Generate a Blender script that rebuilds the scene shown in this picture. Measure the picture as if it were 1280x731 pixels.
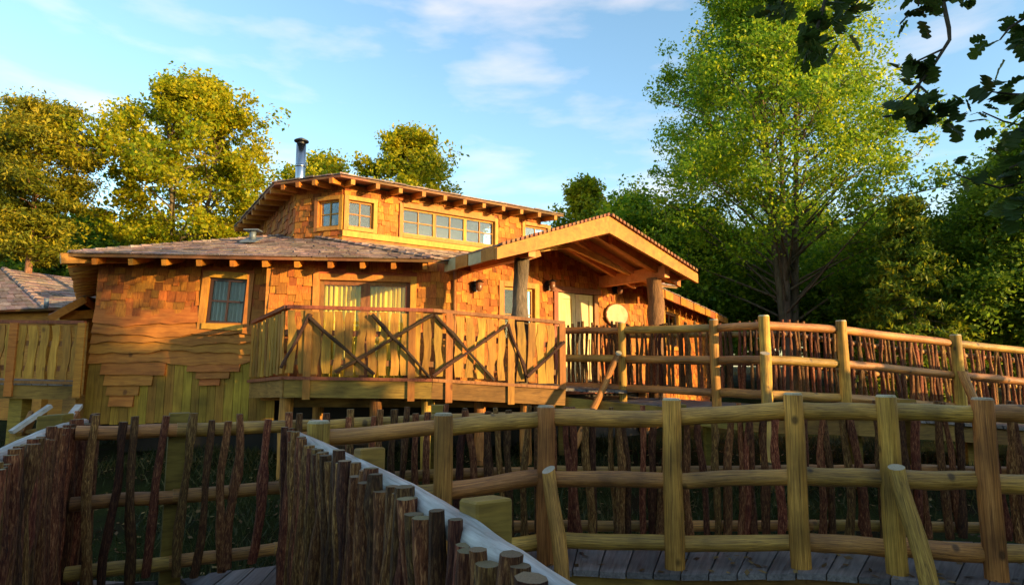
import bpy, math, random
import numpy as np
from mathutils import Vector, Matrix

for o in list(bpy.data.objects):
    bpy.data.objects.remove(o)
scene = bpy.context.scene
COL = scene.collection
RD = random.Random(11)

# ------------------------------------------------------------------ camera
F_PX, CX, CY, EYE = 770.0, 640.0, 365.5, 1.55
PITCH = math.atan(92.5 / F_PX)
cam_d = bpy.data.cameras.new('camera')
cam_d.sensor_width = 36.0
cam_d.lens = 36.0 * F_PX / 1280.0
cam_d.clip_start = 0.05
cam_d.clip_end = 3000
cam = bpy.data.objects.new('camera', cam_d)
COL.objects.link(cam)
cam.location = (0, 0, EYE)
cam.rotation_euler = (math.pi / 2 + PITCH, 0, 0)
scene.camera = cam

# ------------------------------------------------------------------ sky, sun, exposure
SUN_AZ = math.radians(121.5)      # clockwise from +Y
SUN_EL = math.radians(8.5)
world = bpy.data.worlds.new('World')
scene.world = world
world.use_nodes = True
wn = world.node_tree.nodes
wl = world.node_tree.links
bg = wn['Background']
bg.inputs['Strength'].default_value = 0.15
sky = wn.new('ShaderNodeTexSky')
sky.sky_type = 'NISHITA'
sky.sun_disc = False
sky.sun_elevation = SUN_EL
sky.sun_rotation = SUN_AZ
sky.air_density = 1.0
sky.dust_density = 0.6
sky.ozone_density = 1.4
tc = wn.new('ShaderNodeTexCoord')
mp = wn.new('ShaderNodeMapping')
mp.inputs['Scale'].default_value = (1.0, 1.0, 3.4)
mp.inputs['Rotation'].default_value = (0.0, 0.0, 0.35)
n1 = wn.new('ShaderNodeTexNoise')
n1.inputs['Scale'].default_value = 4.6
n1.inputs['Detail'].default_value = 7
n1.inputs['Roughness'].default_value = 0.52
n1.inputs['Distortion'].default_value = 0.1
rp = wn.new('ShaderNodeValToRGB')
rp.color_ramp.elements[0].position = 0.49
rp.color_ramp.elements[0].color = (0, 0, 0, 1)
rp.color_ramp.elements[1].position = 0.74
rp.color_ramp.elements[1].color = (0.45, 0.45, 0.45, 1)
mixc = wn.new('ShaderNodeMixRGB')
tint = wn.new('ShaderNodeMixRGB')
tint.blend_type = 'MULTIPLY'
tint.inputs['Fac'].default_value = 1.0
tint.inputs['Color2'].default_value = (0.87, 0.98, 1.0, 1)
mixc.inputs['Color2'].default_value = (3.2, 2.7, 2.5, 1)
wl.new(tc.outputs['Generated'], mp.inputs['Vector'])
wl.new(mp.outputs['Vector'], n1.inputs['Vector'])
wl.new(n1.outputs['Fac'], rp.inputs['Fac'])
wl.new(sky.outputs['Color'], tint.inputs['Color1'])
wl.new(tint.outputs['Color'], mixc.inputs['Color1'])
wl.new(rp.outputs['Color'], mixc.inputs['Fac'])
wl.new(mixc.outputs['Color'], bg.inputs['Color'])

sun_d = bpy.data.lights.new('sun', 'SUN')
sun_d.energy = 3.3
sun_d.angle = math.radians(0.5)
sun_d.color = (1.0, 0.66, 0.27)
sun = bpy.data.objects.new('sun', sun_d)
COL.objects.link(sun)
TO_SUN = Vector((math.sin(SUN_AZ) * math.cos(SUN_EL), math.cos(SUN_AZ) * math.cos(SUN_EL), math.sin(SUN_EL)))
sun.rotation_euler = TO_SUN.to_track_quat('Z', 'Y').to_euler()
sun.location = (20, -10, 20)

vs = scene.view_settings
vs.view_transform = 'Standard'
vs.look = 'None'
vs.gamma = 1.0
vs.exposure = 1.65
vs.use_curve_mapping = False

# ------------------------------------------------------------------ survey helpers
_c, _s = math.cos(PITCH), math.sin(PITCH)


def ray(px, py):
    u = (px - CX) / F_PX
    v = (CY - py) / F_PX
    return Vector((u, _c - v * _s, _s + v * _c))


def U(px, py, Y):
    d = ray(px, py)
    return Vector((d.x * Y / d.y, Y, EYE + d.z * Y / d.y))


def Uz(px, py, z):
    d = ray(px, py)
    k = (z - EYE) / d.z
    return Vector((d.x * k, d.y * k, z))


def lerp(a, b, t):
    return a + (b - a) * t


# ------------------------------------------------------------------ object helpers
def put(o, parent=None):
    COL.objects.link(o)
    if parent is not None:
        o.parent = parent
        o.matrix_parent_inverse = parent.matrix_world.inverted() if parent.type != 'EMPTY' else Matrix.Translation(-parent.location)
    return o


def thing(name, label, cat, loc, group=None):
    o = bpy.data.objects.new(name, None)
    o.empty_display_size = 0.2
    COL.objects.link(o)
    o.location = loc
    o.matrix_world = Matrix.Translation(Vector(loc))
    tag(o, label, cat, group)
    return o


def tag(o, label=None, cat=None, group=None, kind=None):
    if label:
        o['label'] = label
    if cat:
        o['category'] = cat
    if group:
        o['group'] = group
    if kind:
        o['kind'] = kind
    return o


class MB:
    def __init__(self):
        self.v = []
        self.f = []
        self.m = []

    def face(self, idx, m=0):
        self.f.append(tuple(idx))
        self.m.append(m)

    def hexa(self, p, m=0):
        """p: 4 bottom points (ccw seen from the top) then 4 top points"""
        b = len(self.v)
        self.v += [tuple(q) for q in p]
        for q in ((3, 2, 1, 0), (4, 5, 6, 7), (0, 1, 5, 4), (1, 2, 6, 5), (2, 3, 7, 6), (3, 0, 4, 7)):
            self.face([b + i for i in q], m)
        return self

    def box(self, x0, x1, y0, y1, z0, z1, m=0):
        return self.hexa([(x0, y0, z0), (x1, y0, z0), (x1, y1, z0), (x0, y1, z0),
                          (x0, y0, z1), (x1, y0, z1), (x1, y1, z1), (x0, y1, z1)], m)

    def bar(self, a, b, w, h, up=Vector((0, 0, 1)), m=0):
        """square bar from a to b, w sideways, h along up"""
        a = Vector(a)
        b = Vector(b)
        d = (b - a).normalized()
        sd = d.cross(up).normalized()
        upv = sd.cross(d).normalized()
        sd = sd * (w / 2)
        upv = upv * (h / 2)
        return self.hexa([a - sd - upv, a + sd - upv, b + sd - upv, b - sd - upv,
                          a - sd + upv, a + sd + upv, b + sd + upv, b - sd + upv], m)

    def tube(self, pts, rad, n=6, cap=True, m=0):
        b = len(self.v)
        pts = [Vector(p) for p in pts]
        ref = Vector((1, 0.13, 0.07))
        for i, p in enumerate(pts):
            t = (pts[min(i + 1, len(pts) - 1)] - pts[max(i - 1, 0)]).normalized()
            a = t.cross(ref)
            if a.length < 0.1:
                a = t.cross(Vector((0, 1, 0)))
            a.normalize()
            c = t.cross(a)
            for k in range(n):
                w = 2 * math.pi * k / n
                q = p + (a * math.cos(w) + c * math.sin(w)) * rad[i]
                self.v.append(tuple(q))
        for i in range(len(pts) - 1):
            for k in range(n):
                k2 = (k + 1) % n
                self.face((b + i * n + k, b + i * n + k2, b + (i + 1) * n + k2, b + (i + 1) * n + k), m)
        if cap:
            self.face([b + k for k in range(n)][::-1], m)
            e = b + (len(pts) - 1) * n
            self.face([e + k for k in range(n)], m)
        return self

    def mesh(self, name, mats, smooth=False):
        me = bpy.data.meshes.new(name)
        me.from_pydata(self.v, [], self.f)
        if not isinstance(mats, (list, tuple)):
            mats = [mats]
        for m in mats:
            me.materials.append(m)
        if len(mats) > 1:
            me.polygons.foreach_set('material_index', self.m)
        if smooth:
            me.polygons.foreach_set('use_smooth', [True] * len(self.f))
        me.update()
        return me

    def build(self, name, mats, parent=None, smooth=False, kind=None):
        o = bpy.data.objects.new(name, self.mesh(name, mats, smooth))
        put(o, parent)
        if kind:
            o['kind'] = kind
        return o


def place(mesh, name, parent, origin, ux, uy, uz):
    """object of a shared mesh; ux, uy, uz are its scaled local axes"""
    o = bpy.data.objects.new(name, mesh)
    m = Matrix(((ux[0], uy[0], uz[0], origin[0]), (ux[1], uy[1], uz[1], origin[1]),
                (ux[2], uy[2], uz[2], origin[2]), (0, 0, 0, 1)))
    l, q, s = m.decompose()
    o.location = l
    o.rotation_mode = 'QUATERNION'
    o.rotation_quaternion = q
    o.scale = s
    put(o, parent)
    return o


# ------------------------------------------------------------------ materials
def new_mat(name):
    m = bpy.data.materials.new(name)
    m.use_nodes = True
    nt = m.node_tree
    return m, nt.nodes, nt.links, nt.nodes['Principled BSDF']


def rnd_node(N, L):
    oi = N.new('ShaderNodeObjectInfo')
    ge = N.new('ShaderNodeNewGeometry')
    ad = N.new('ShaderNodeMath')
    ad.operation = 'ADD'
    L.new(oi.outputs['Random'], ad.inputs[0])
    L.new(ge.outputs['Random Per Island'], ad.inputs[1])
    fr = N.new('ShaderNodeMath')
    fr.operation = 'FRACT'
    L.new(ad.outputs[0], fr.inputs[0])
    return fr.outputs[0], ge, oi


def wood(name, cols, coord='obj', scale=(3, 3, 0.6), noise=4.0, rough=0.7, bump=0.25, var=0.25, hue=0.02,
         stain=0.35, spec=0.3, dist=0.01, knots=0.0, rotz=0.0):
    """grain runs along the axis whose scale is small"""
    m, N, L, P = new_mat(name)
    rnd, ge, oi = rnd_node(N, L)
    mp = N.new('ShaderNodeMapping')
    mp.inputs['Scale'].default_value = scale
    if coord == 'pos':
        rt = N.new('ShaderNodeMapping')
        rt.inputs['Rotation'].default_value = (0, 0, rotz)
        L.new(ge.outputs['Position'], rt.inputs['Vector'])
        L.new(rt.outputs[0], mp.inputs['Vector'])
    else:
        t = N.new('ShaderNodeTexCoord')
        L.new(t.outputs['Object'], mp.inputs['Vector'])
    # shift the grain for every piece
    cb = N.new('ShaderNodeCombineXYZ')
    mu = N.new('ShaderNodeMath')
    mu.operation = 'MULTIPLY'
    mu.inputs[1].default_value = 37.0
    L.new(rnd, mu.inputs[0])
    for k in range(3):
        L.new(mu.outputs[0], cb.inputs[k])
    L.new(cb.outputs[0], mp.inputs['Location'])
    n = N.new('ShaderNodeTexNoise')
    n.inputs['Scale'].default_value = noise
    n.inputs['Detail'].default_value = 7
    n.inputs['Roughness'].default_value = 0.65
    n.inputs['Distortion'].default_value = 0.6
    L.new(mp.outputs[0], n.inputs['Vector'])
    rp = N.new('ShaderNodeValToRGB')
    el = rp.color_ramp.elements
    el[0].position = 0.28
    el[0].color = (*cols[0], 1)
    el[1].position = 0.72
    el[1].color = (*cols[-1], 1)
    for i, c in enumerate(cols[1:-1]):
        e = el.new(0.28 + 0.44 * (i + 1) / (len(cols) - 1))
        e.color = (*c, 1)
    L.new(n.outputs['Fac'], rp.inputs['Fac'])
    # broad weathering with a shape of its own
    n2 = N.new('ShaderNodeTexNoise')
    n2.inputs['Scale'].default_value = 2.3
    n2.inputs['Detail'].default_value = 5
    L.new(ge.outputs['Position'], n2.inputs['Vector'])
    mr = N.new('ShaderNodeMapRange')
    mr.inputs['From Min'].default_value = 0.3
    mr.inputs['From Max'].default_value = 0.7
    mr.inputs['To Min'].default_value = 1.0 - stain
    mr.inputs['To Max'].default_value = 1.0 + stain * 0.35
    L.new(n2.outputs['Fac'], mr.inputs['Value'])
    mr2 = N.new('ShaderNodeMapRange')
    mr2.inputs['To Min'].default_value = 1.0 - var
    mr2.inputs['To Max'].default_value = 1.0 + var
    L.new(rnd, mr2.inputs['Value'])
    vv = N.new('ShaderNodeMath')
    vv.operation = 'MULTIPLY'
    L.new(mr.outputs[0], vv.inputs[0])
    L.new(mr2.outputs[0], vv.inputs[1])
    mh = N.new('ShaderNodeMath')
    mh.operation = 'MULTIPLY'
    mh.inputs[1].default_value = 7.31
    fh = N.new('ShaderNodeMath')
    fh.operation = 'FRACT'
    L.new(rnd, mh.inputs[0])
    L.new(mh.outputs[0], fh.inputs[0])
    mr3 = N.new('ShaderNodeMapRange')
    mr3.inputs['To Min'].default_value = 0.5 - hue
    mr3.inputs['To Max'].default_value = 0.5 + hue
    L.new(fh.outputs[0], mr3.inputs['Value'])
    hs = N.new('ShaderNodeHueSaturation')
    L.new(mr3.outputs[0], hs.inputs['Hue'])
    L.new(vv.outputs[0], hs.inputs['Value'])
    L.new(rp.outputs['Color'], hs.inputs['Color'])
    src = hs.outputs['Color']
    if knots:
        vo = N.new('ShaderNodeTexVoronoi')
        vo.inputs['Scale'].default_value = knots
        mpk = N.new('ShaderNodeMapping')
        mpk.inputs['Scale'].default_value = (1, 1, 0.7)
        L.new(ge.outputs['Position'], mpk.inputs['Vector'])
        L.new(mpk.outputs[0], vo.inputs['Vector'])
        kr = N.new('ShaderNodeMapRange')
        kr.inputs['From Min'].default_value = 0.07
        kr.inputs['From Max'].default_value = 0.14
        kr.inputs['To Min'].default_value = 0.75
        kr.inputs['To Max'].default_value = 0.0
        L.new(vo.outputs['Distance'], kr.inputs['Value'])
        mx = N.new('ShaderNodeMixRGB')
        mx.inputs['Color2'].default_value = (cols[0][0] * 0.35, cols[0][1] * 0.3, cols[0][2] * 0.3, 1)
        L.new(kr.outputs[0], mx.inputs['Fac'])
        L.new(src, mx.inputs['Color1'])
        src = mx.outputs['Color']
    L.new(src, P.inputs['Base Color'])
    P.inputs['Roughness'].default_value = rough
    P.inputs['Specular IOR Level'].default_value = spec
    if bump:
        b = N.new('ShaderNodeBump')
        b.inputs['Strength'].default_value = bump
        b.inputs['Distance'].default_value = dist
        L.new(n.outputs['Fac'], b.inputs['Height'])
        L.new(b.outputs['Normal'], P.inputs['Normal'])
    return m


def plain(name, col, rough=0.6, metal=0.0, spec=0.5):
    m, N, L, P = new_mat(name)
    n = N.new('ShaderNodeTexNoise')
    n.inputs['Scale'].default_value = 9
    n.inputs['Detail'].default_value = 6
    rp = N.new('ShaderNodeValToRGB')
    rp.color_ramp.elements[0].color = (col[0] * 0.75, col[1] * 0.75, col[2] * 0.75, 1)
    rp.color_ramp.elements[1].color = (min(1, col[0] * 1.2), min(1, col[1] * 1.2), min(1, col[2] * 1.2), 1)
    L.new(n.outputs['Fac'], rp.inputs['Fac'])
    L.new(rp.outputs['Color'], P.inputs['Base Color'])
    P.inputs['Roughness'].default_value = rough
    P.inputs['Metallic'].default_value = metal
    P.inputs['Specular IOR Level'].default_value = spec
    return m


def leaf_mat(name, c_dark, c_mid, c_light, trans=0.52):
    m, N, L, P = new_mat(name)
    ge = N.new('ShaderNodeNewGeometry')
    oi = N.new('ShaderNodeObjectInfo')
    rp = N.new('ShaderNodeValToRGB')
    e = rp.color_ramp.elements
    e[0].color = (*c_dark, 1)
    e[1].color = (*c_light, 1)
    k = e.new(0.5)
    k.color = (*c_mid, 1)
    ad = N.new('ShaderNodeMath')
    ad.operation = 'ADD'
    fr = N.new('ShaderNodeMath')
    fr.operation = 'FRACT'
    L.new(ge.outputs['Random Per Island'], ad.inputs[0])
    L.new(oi.outputs['Random'], ad.inputs[1])
    L.new(ad.outputs[0], fr.inputs[0])
    n = N.new('ShaderNodeTexNoise')
    n.inputs['Scale'].default_value = 0.7
    n.inputs['Detail'].default_value = 3
    L.new(ge.outputs['Position'], n.inputs['Vector'])
    mr = N.new('ShaderNodeMapRange')
    mr.inputs['From Min'].default_value = 0.3
    mr.inputs['From Max'].default_value = 0.7
    mr.inputs['To Min'].default_value = -0.3
    mr.inputs['To Max'].default_value = 0.3
    L.new(n.outputs['Fac'], mr.inputs['Value'])
    a2 = N.new('ShaderNodeMath')
    a2.operation = 'ADD'
    a2.use_clamp = True
    L.new(fr.outputs[0], a2.inputs[0])
    L.new(mr.outputs[0], a2.inputs[1])
    L.new(a2.outputs[0], rp.inputs['Fac'])
    L.new(rp.outputs['Color'], P.inputs['Base Color'])
    P.inputs['Roughness'].default_value = 0.55
    P.inputs['Specular IOR Level'].default_value = 0.25
    tr = N.new('ShaderNodeBsdfTranslucent')
    hs = N.new('ShaderNodeHueSaturation')
    hs.inputs['Hue'].default_value = 0.485
    hs.inputs['Value'].default_value = 1.5
    L.new(rp.outputs['Color'], hs.inputs['Color'])
    L.new(hs.outputs['Color'], tr.inputs['Color'])
    mx = N.new('ShaderNodeMixShader')
    mx.inputs['Fac'].default_value = trans
    L.new(P.outputs[0], mx.inputs[1])
    L.new(tr.outputs[0], mx.inputs[2])
    L.new(mx.outputs[0], N['Material Output'].inputs['Surface'])
    return m


def glass_mat(name, tint=(0.9, 0.95, 0.93), ior=1.6):
    m, N, L, P = new_mat(name)
    N.remove(P)
    tr = N.new('ShaderNodeBsdfTransparent')
    tr.inputs['Color'].default_value = (*tint, 1)
    gl = N.new('ShaderNodeBsdfGlossy')
    gl.inputs['Roughness'].default_value = 0.015
    n = N.new('ShaderNodeTexNoise')
    n.inputs['Scale'].default_value = 3.0
    b = N.new('ShaderNodeBump')
    b.inputs['Strength'].default_value = 0.03
    b.inputs['Distance'].default_value = 0.02
    L.new(n.outputs['Fac'], b.inputs['Height'])
    L.new(b.outputs['Normal'], gl.inputs['Normal'])
    fr = N.new('ShaderNodeFresnel')
    fr.inputs['IOR'].default_value = ior
    mx = N.new('ShaderNodeMixShader')
    L.new(fr.outputs[0], mx.inputs['Fac'])
    L.new(tr.outputs[0], mx.inputs[1])
    L.new(gl.outputs[0], mx.inputs[2])
    L.new(mx.outputs[0], N['Material Output'].inputs['Surface'])
    return m


M = {}
M['rail'] = wood('treated_log', [(0.06, 0.024, 0.006), (0.34, 0.155, 0.028), (0.60, 0.295, 0.055), (0.72, 0.39, 0.095)], scale=(2.6, 2.6, 1.0), noise=3.2, rough=0.48, bump=0.7, var=0.22, stain=0.6, spec=0.5, knots=4.5)
M['post'] = wood('treated_post', [(0.06, 0.024, 0.006), (0.34, 0.155, 0.028), (0.60, 0.295, 0.055), (0.72, 0.39, 0.095)], scale=(2.6, 2.6, 1.0), noise=3.2, rough=0.62, bump=0.6, var=0.22, stain=0.6, knots=4.5)
M['grey_rail'] = wood('weathered_grey_log', [(0.25, 0.23, 0.20), (0.46, 0.44, 0.41), (0.60, 0.58, 0.55)], scale=(2.5, 2.5, 1.2), noise=3.5, rough=0.5, bump=0.4, var=0.1, stain=0.35, spec=0.4)
M['cut'] = wood('sawn_end_grain', [(0.22, 0.17, 0.10), (0.48, 0.40, 0.27), (0.62, 0.54, 0.40)], scale=(2, 2, 2), noise=6, rough=0.8, bump=0.2, var=0.25)
M['bark'] = wood('stick_bark', [(0.014, 0.006, 0.003), (0.15, 0.048, 0.013), (0.55, 0.28, 0.10)], scale=(1.2, 1.2, 7.0), noise=3.2, rough=0.75, bump=0.9, var=0.62, hue=0.022, stain=0.4, dist=0.02)
M['redpost'] = wood('red_brown_post', [(0.20, 0.070, 0.014), (0.34, 0.125, 0.024), (0.42, 0.175, 0.036)], coord='pos', scale=(12, 12, 1.4), noise=2.6, rough=0.65, bump=0.3, var=0.18, stain=0.35, knots=3.0)
M['dark_bark'] = wood('dark_pole_bark', [(0.012, 0.006, 0.004), (0.055, 0.024, 0.012), (0.15, 0.075, 0.035)], scale=(1.2, 1.2, 7.0), noise=3.2, rough=0.7, bump=0.8, var=0.3, stain=0.4, dist=0.02)
M['bark_cut'] = wood('stick_cut_end', [(0.10, 0.07, 0.035), (0.25, 0.18, 0.09)], scale=(2, 2, 2), noise=5, rough=0.8, bump=0.2, var=0.35)
M['plank'] = wood('weathered_deck_plank', [(0.075, 0.065, 0.06), (0.17, 0.15, 0.145), (0.25, 0.225, 0.215)], coord='obj', scale=(0.6, 14, 14), noise=3.0, rough=0.55, bump=0.35, var=0.28, stain=0.45)
M['fascia'] = wood('treated_beam', [(0.12, 0.068, 0.013), (0.27, 0.155, 0.028), (0.35, 0.215, 0.045)], coord='pos', scale=(1.2, 1.2, 10), noise=3, rough=0.7, bump=0.25, var=0.2, stain=0.5)
M['shingle'] = wood('cedar_shingle', [(0.17, 0.045, 0.007), (0.42, 0.135, 0.017), (0.56, 0.212, 0.032)], coord='pos', scale=(38, 38, 2.6), noise=2.2, rough=0.72, bump=0.6, var=0.40, hue=0.014, stain=0.4, dist=0.008)
M['waney'] = wood('waney_edge_board', [(0.24, 0.076, 0.012), (0.41, 0.148, 0.022), (0.50, 0.20, 0.033)], coord='pos', scale=(1.3, 1.3, 12), noise=2.6, rough=0.7, bump=0.3, var=0.15, hue=0.012, stain=0.25, knots=3.2)
M['skirt'] = wood('treated_skirting_board', [(0.19, 0.095, 0.010), (0.37, 0.205, 0.022), (0.46, 0.27, 0.036)], coord='pos', scale=(16, 16, 1.0), noise=2.4, rough=0.75, bump=0.3, var=0.2, stain=0.5, knots=2.8)
M['pine'] = wood('pine_board', [(0.19, 0.090, 0.013), (0.37, 0.185, 0.025), (0.47, 0.255, 0.040)], coord='pos', scale=(12, 12, 1.2), noise=2.4, rough=0.65, bump=0.35, var=0.3, hue=0.01, stain=0.3, knots=3.4)
M['redwood'] = wood('stained_redwood', [(0.14, 0.045, 0.016), (0.26, 0.095, 0.03), (0.33, 0.14, 0.05)], coord='pos', scale=(8, 8, 1.6), noise=3, rough=0.6, bump=0.25, var=0.2, stain=0.3)
M['larch'] = wood('larch_timber', [(0.32, 0.106, 0.011), (0.46, 0.168, 0.019), (0.55, 0.228, 0.030)], coord='pos', scale=(5, 5, 5), noise=2.0, rough=0.6, bump=0.2, var=0.12, hue=0.008, stain=0.25)
M['bounce_glow'] = wood('porch_board_painted_glow', [(0.56, 0.25, 0.06), (0.70, 0.34, 0.09), (0.76, 0.42, 0.13)], coord='pos', scale=(4, 4, 4), noise=2.2, rough=0.6, bump=0.2, var=0.1, stain=0.2)  # lighter than the larch: bounced light under the porch put into the colour
M['casing'] = wood('window_casing_timber', [(0.36, 0.15, 0.020), (0.49, 0.22, 0.032), (0.57, 0.28, 0.046)], coord='pos', scale=(9, 9, 3), noise=2.4, rough=0.6, bump=0.2, var=0.1, stain=0.2)
M['soffit'] = wood('soffit_board', [(0.28, 0.080, 0.018), (0.42, 0.135, 0.030), (0.48, 0.18, 0.045)], coord='pos', scale=(4, 4, 4), noise=2.2, rough=0.65, bump=0.2, var=0.15, stain=0.25)
M['sash'] = plain('dark_sash_paint', (0.035, 0.015, 0.01), 0.45)
M['slate'] = wood('weathered_roof_shingle', [(0.13, 0.085, 0.07), (0.25, 0.175, 0.15), (0.36, 0.27, 0.235)], coord='pos', scale=(9, 3, 9), noise=2.2, rough=0.6, bump=0.4, var=0.38, hue=0.03, stain=0.3)
M['batten'] = wood('roof_deck_timber', [(0.17, 0.075, 0.03), (0.27, 0.13, 0.055)], coord='pos', scale=(4, 4, 4), noise=3, rough=0.7, bump=0.2, var=0.2)
M['trunk_post'] = wood('rough_trunk_bark', [(0.07, 0.055, 0.035), (0.17, 0.125, 0.075), (0.25, 0.19, 0.12)], scale=(1.3, 1.3, 5), noise=3.5, rough=0.85, bump=1.0, var=0.1, stain=0.4, dist=0.03)
M['bark_red'] = wood('rough_red_bark', [(0.11, 0.05, 0.025), (0.27, 0.12, 0.055), (0.34, 0.17, 0.085)], scale=(1.3, 1.3, 5), noise=3.5, rough=0.85, bump=1.0, var=0.1, stain=0.4, dist=0.03)
M['door'] = wood('cream_door_board', [(0.50, 0.36, 0.15), (0.62, 0.47, 0.21), (0.68, 0.53, 0.26)], coord='pos', scale=(10, 10, 1.5), noise=2.2, rough=0.5, bump=0.15, var=0.06, stain=0.15)
M['curtain'] = plain('curtain_cloth', (0.92, 0.60, 0.09), 0.9)
M['grey_curtain'] = plain('grey_blind_cloth', (0.32, 0.34, 0.36), 0.9)
M['dark'] = plain('painted_shade', (0.03, 0.024, 0.02), 0.9)  # near black, painted shade for room interiors and the gap under the lodge
M['steel'] = plain('stainless_flue', (0.42, 0.45, 0.48), 0.22, 1.0)
M['darkmetal'] = plain('dark_metal', (0.05, 0.05, 0.055), 0.5, 0.8)
M['lead'] = plain('lead_flashing', (0.13, 0.16, 0.19), 0.5, 0.3)
M['disc'] = wood('pale_wood_disc', [(0.45, 0.33, 0.16), (0.62, 0.50, 0.28)], coord='pos', scale=(6, 6, 3), noise=2.5, rough=0.6, bump=0.15, var=0.05)
M['glass'] = glass_mat('window_glass', ior=1.33)
M['sky_glass'] = glass_mat('reflective_window_glass', ior=1.55)
M['lampglass'] = plain('bronze_lamp_glass', (0.22, 0.10, 0.06), 0.3)
M['trunk'] = wood('tree_bark', [(0.05, 0.035, 0.02), (0.13, 0.095, 0.06), (0.20, 0.15, 0.095)], coord='pos', scale=(5, 5, 1.2), noise=2.5, rough=0.9, bump=0.6, var=0.1, dist=0.03)
M['pine_trunk'] = wood('pine_bark', [(0.13, 0.06, 0.03), (0.25, 0.13, 0.065), (0.33, 0.19, 0.10)], coord='pos', scale=(4, 4, 1.6), noise=2.5, rough=0.9, bump=0.6, var=0.1, dist=0.03)
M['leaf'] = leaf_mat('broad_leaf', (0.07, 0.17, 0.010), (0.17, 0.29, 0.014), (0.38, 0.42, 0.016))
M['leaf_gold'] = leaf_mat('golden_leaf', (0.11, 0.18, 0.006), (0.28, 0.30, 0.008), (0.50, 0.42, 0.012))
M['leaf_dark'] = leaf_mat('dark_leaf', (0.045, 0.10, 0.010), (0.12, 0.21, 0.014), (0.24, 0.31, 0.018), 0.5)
M['needle'] = leaf_mat('pine_needle', (0.08, 0.11, 0.008), (0.21, 0.21, 0.012), (0.42, 0.33, 0.016), 0.4)
M['needle_dark'] = leaf_mat('spruce_needle', (0.04, 0.09, 0.010), (0.11, 0.18, 0.012), (0.30, 0.30, 0.016), 0.4)
M['grass'] = leaf_mat('rough_grass', (0.012, 0.02, 0.004), (0.03, 0.04, 0.008), (0.085, 0.07, 0.02), 0.3)
M['oak_leaf'] = leaf_mat('oak_leaf', (0.016, 0.035, 0.007), (0.030, 0.060, 0.010), (0.055, 0.095, 0.014), 0.4)
M['twig'] = wood('twig_bark', [(0.03, 0.022, 0.015), (0.07, 0.05, 0.035)], scale=(2, 2, 2), noise=4, rough=0.9, bump=0.4)


def ground_mat():
    m, N, L, P = new_mat('lawn_and_earth')
    ge = N.new('ShaderNodeNewGeometry')
    n = N.new('ShaderNodeTexNoise')
    n.inputs['Scale'].default_value = 0.8
    n.inputs['Detail'].default_value = 8
    n.inputs['Roughness'].default_value = 0.7
    L.new(ge.outputs['Position'], n.inputs['Vector'])
    rp = N.new('ShaderNodeValToRGB')
    e = rp.color_ramp.elements
    e[0].position = 0.36
    e[0].color = (0.022, 0.014, 0.007, 1)
    e[1].position = 0.66
    e[1].color = (0.032, 0.040, 0.008, 1)
    k = e.new(0.47)
    k.color = (0.018, 0.022, 0.006, 1)
    L.new(n.outputs['Fac'], rp.inputs['Fac'])
    n2 = N.new('ShaderNodeTexNoise')
    n2.inputs['Scale'].default_value = 45
    n2.inputs['Detail'].default_value = 5
    L.new(ge.outputs['Position'], n2.inputs['Vector'])
    mr = N.new('ShaderNodeMapRange')
    mr.inputs['To Min'].default_value = 0.4
    mr.inputs['To Max'].default_value = 1.6
    L.new(n2.outputs['Fac'], mr.inputs['Value'])
    hs = N.new('ShaderNodeHueSaturation')
    L.new(mr.outputs[0], hs.inputs['Value'])
    L.new(rp.outputs['Color'], hs.inputs['Color'])
    L.new(hs.outputs['Color'], P.inputs['Base Color'])
    P.inputs['Roughness'].default_value = 0.95
    P.inputs['Specular IOR Level'].default_value = 0.05
    b = N.new('ShaderNodeBump')
    b.inputs['Strength'].default_value = 0.9
    b.inputs['Distance'].default_value = 0.08
    L.new(n2.outputs['Fac'], b.inputs['Height'])
    L.new(b.outputs['Normal'], P.inputs['Normal'])
    return m


M['ground'] = ground_mat()

# ------------------------------------------------------------------ shared piece meshes


def log_mesh(name, mats, n=12, rings=8, wob=0.10, rn=0.03, taper=0.06, bend=0.0, seed=0, chamfer=0.0, knob=0.0):
    r = random.Random(seed)
    mb = MB()
    ph = [r.uniform(0, 6.28) for _ in range(6)]
    ell = [1 + r.uniform(-rn, rn) for _ in range(n)]
    zs = [i / (rings - 1) for i in range(rings)]
    if chamfer:
        zs = zs[:-1] + [1 - chamfer, 1.0]
    kn = [(r.random(), r.uniform(0, 6.28), r.uniform(0.5, 1)) for _ in range(5)]
    for i, z in enumerate(zs):
        cx = wob * math.sin(ph[0] + 2.6 * z * math.pi) + bend * math.sin(math.pi * z + ph[2] * 0.15) * math.cos(ph[4])
        cy = wob * math.sin(ph[1] + 2.1 * z * math.pi) + bend * math.sin(math.pi * 1.3 * z + ph[3]) * 0.6
        rr = 1 + taper * (0.5 - z) + rn * math.sin(ph[5] + 9 * z)
        if chamfer and i == len(zs) - 1:
            rr *= 0.86
        for k in range(n):
            w = 2 * math.pi * k / n
            q = rr * ell[k] * (1 + rn * 0.7 * r.uniform(-1, 1))
            for (kz, kw, ka) in kn:
                if knob and abs(kz - z) < 0.09:
                    q *= 1 + knob * ka * max(0, math.cos(w - kw)) ** 3
            mb.v.append((cx + q * math.cos(w), cy + q * math.sin(w), z))
    nr = len(zs)
    for i in range(nr - 1):
        for k in range(n):
            k2 = (k + 1) % n
            mb.face((i * n + k, i * n + k2, (i + 1) * n + k2, (i + 1) * n + k), 1 if (chamfer and i == nr - 2) else 0)
    e = (nr - 1) * n
    b2 = len(mb.v)
    mb.v += mb.v[:n] + mb.v[e:e + n]
    mb.face([b2 + k for k in range(n)][::-1], 1)
    mb.face([b2 + n + k for k in range(n)], 1)
    me = mb.mesh(name, mats, False)
    sm = [len(f) == 4 for f in mb.f]
    me.polygons.foreach_set('use_smooth', sm)
    return me


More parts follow.
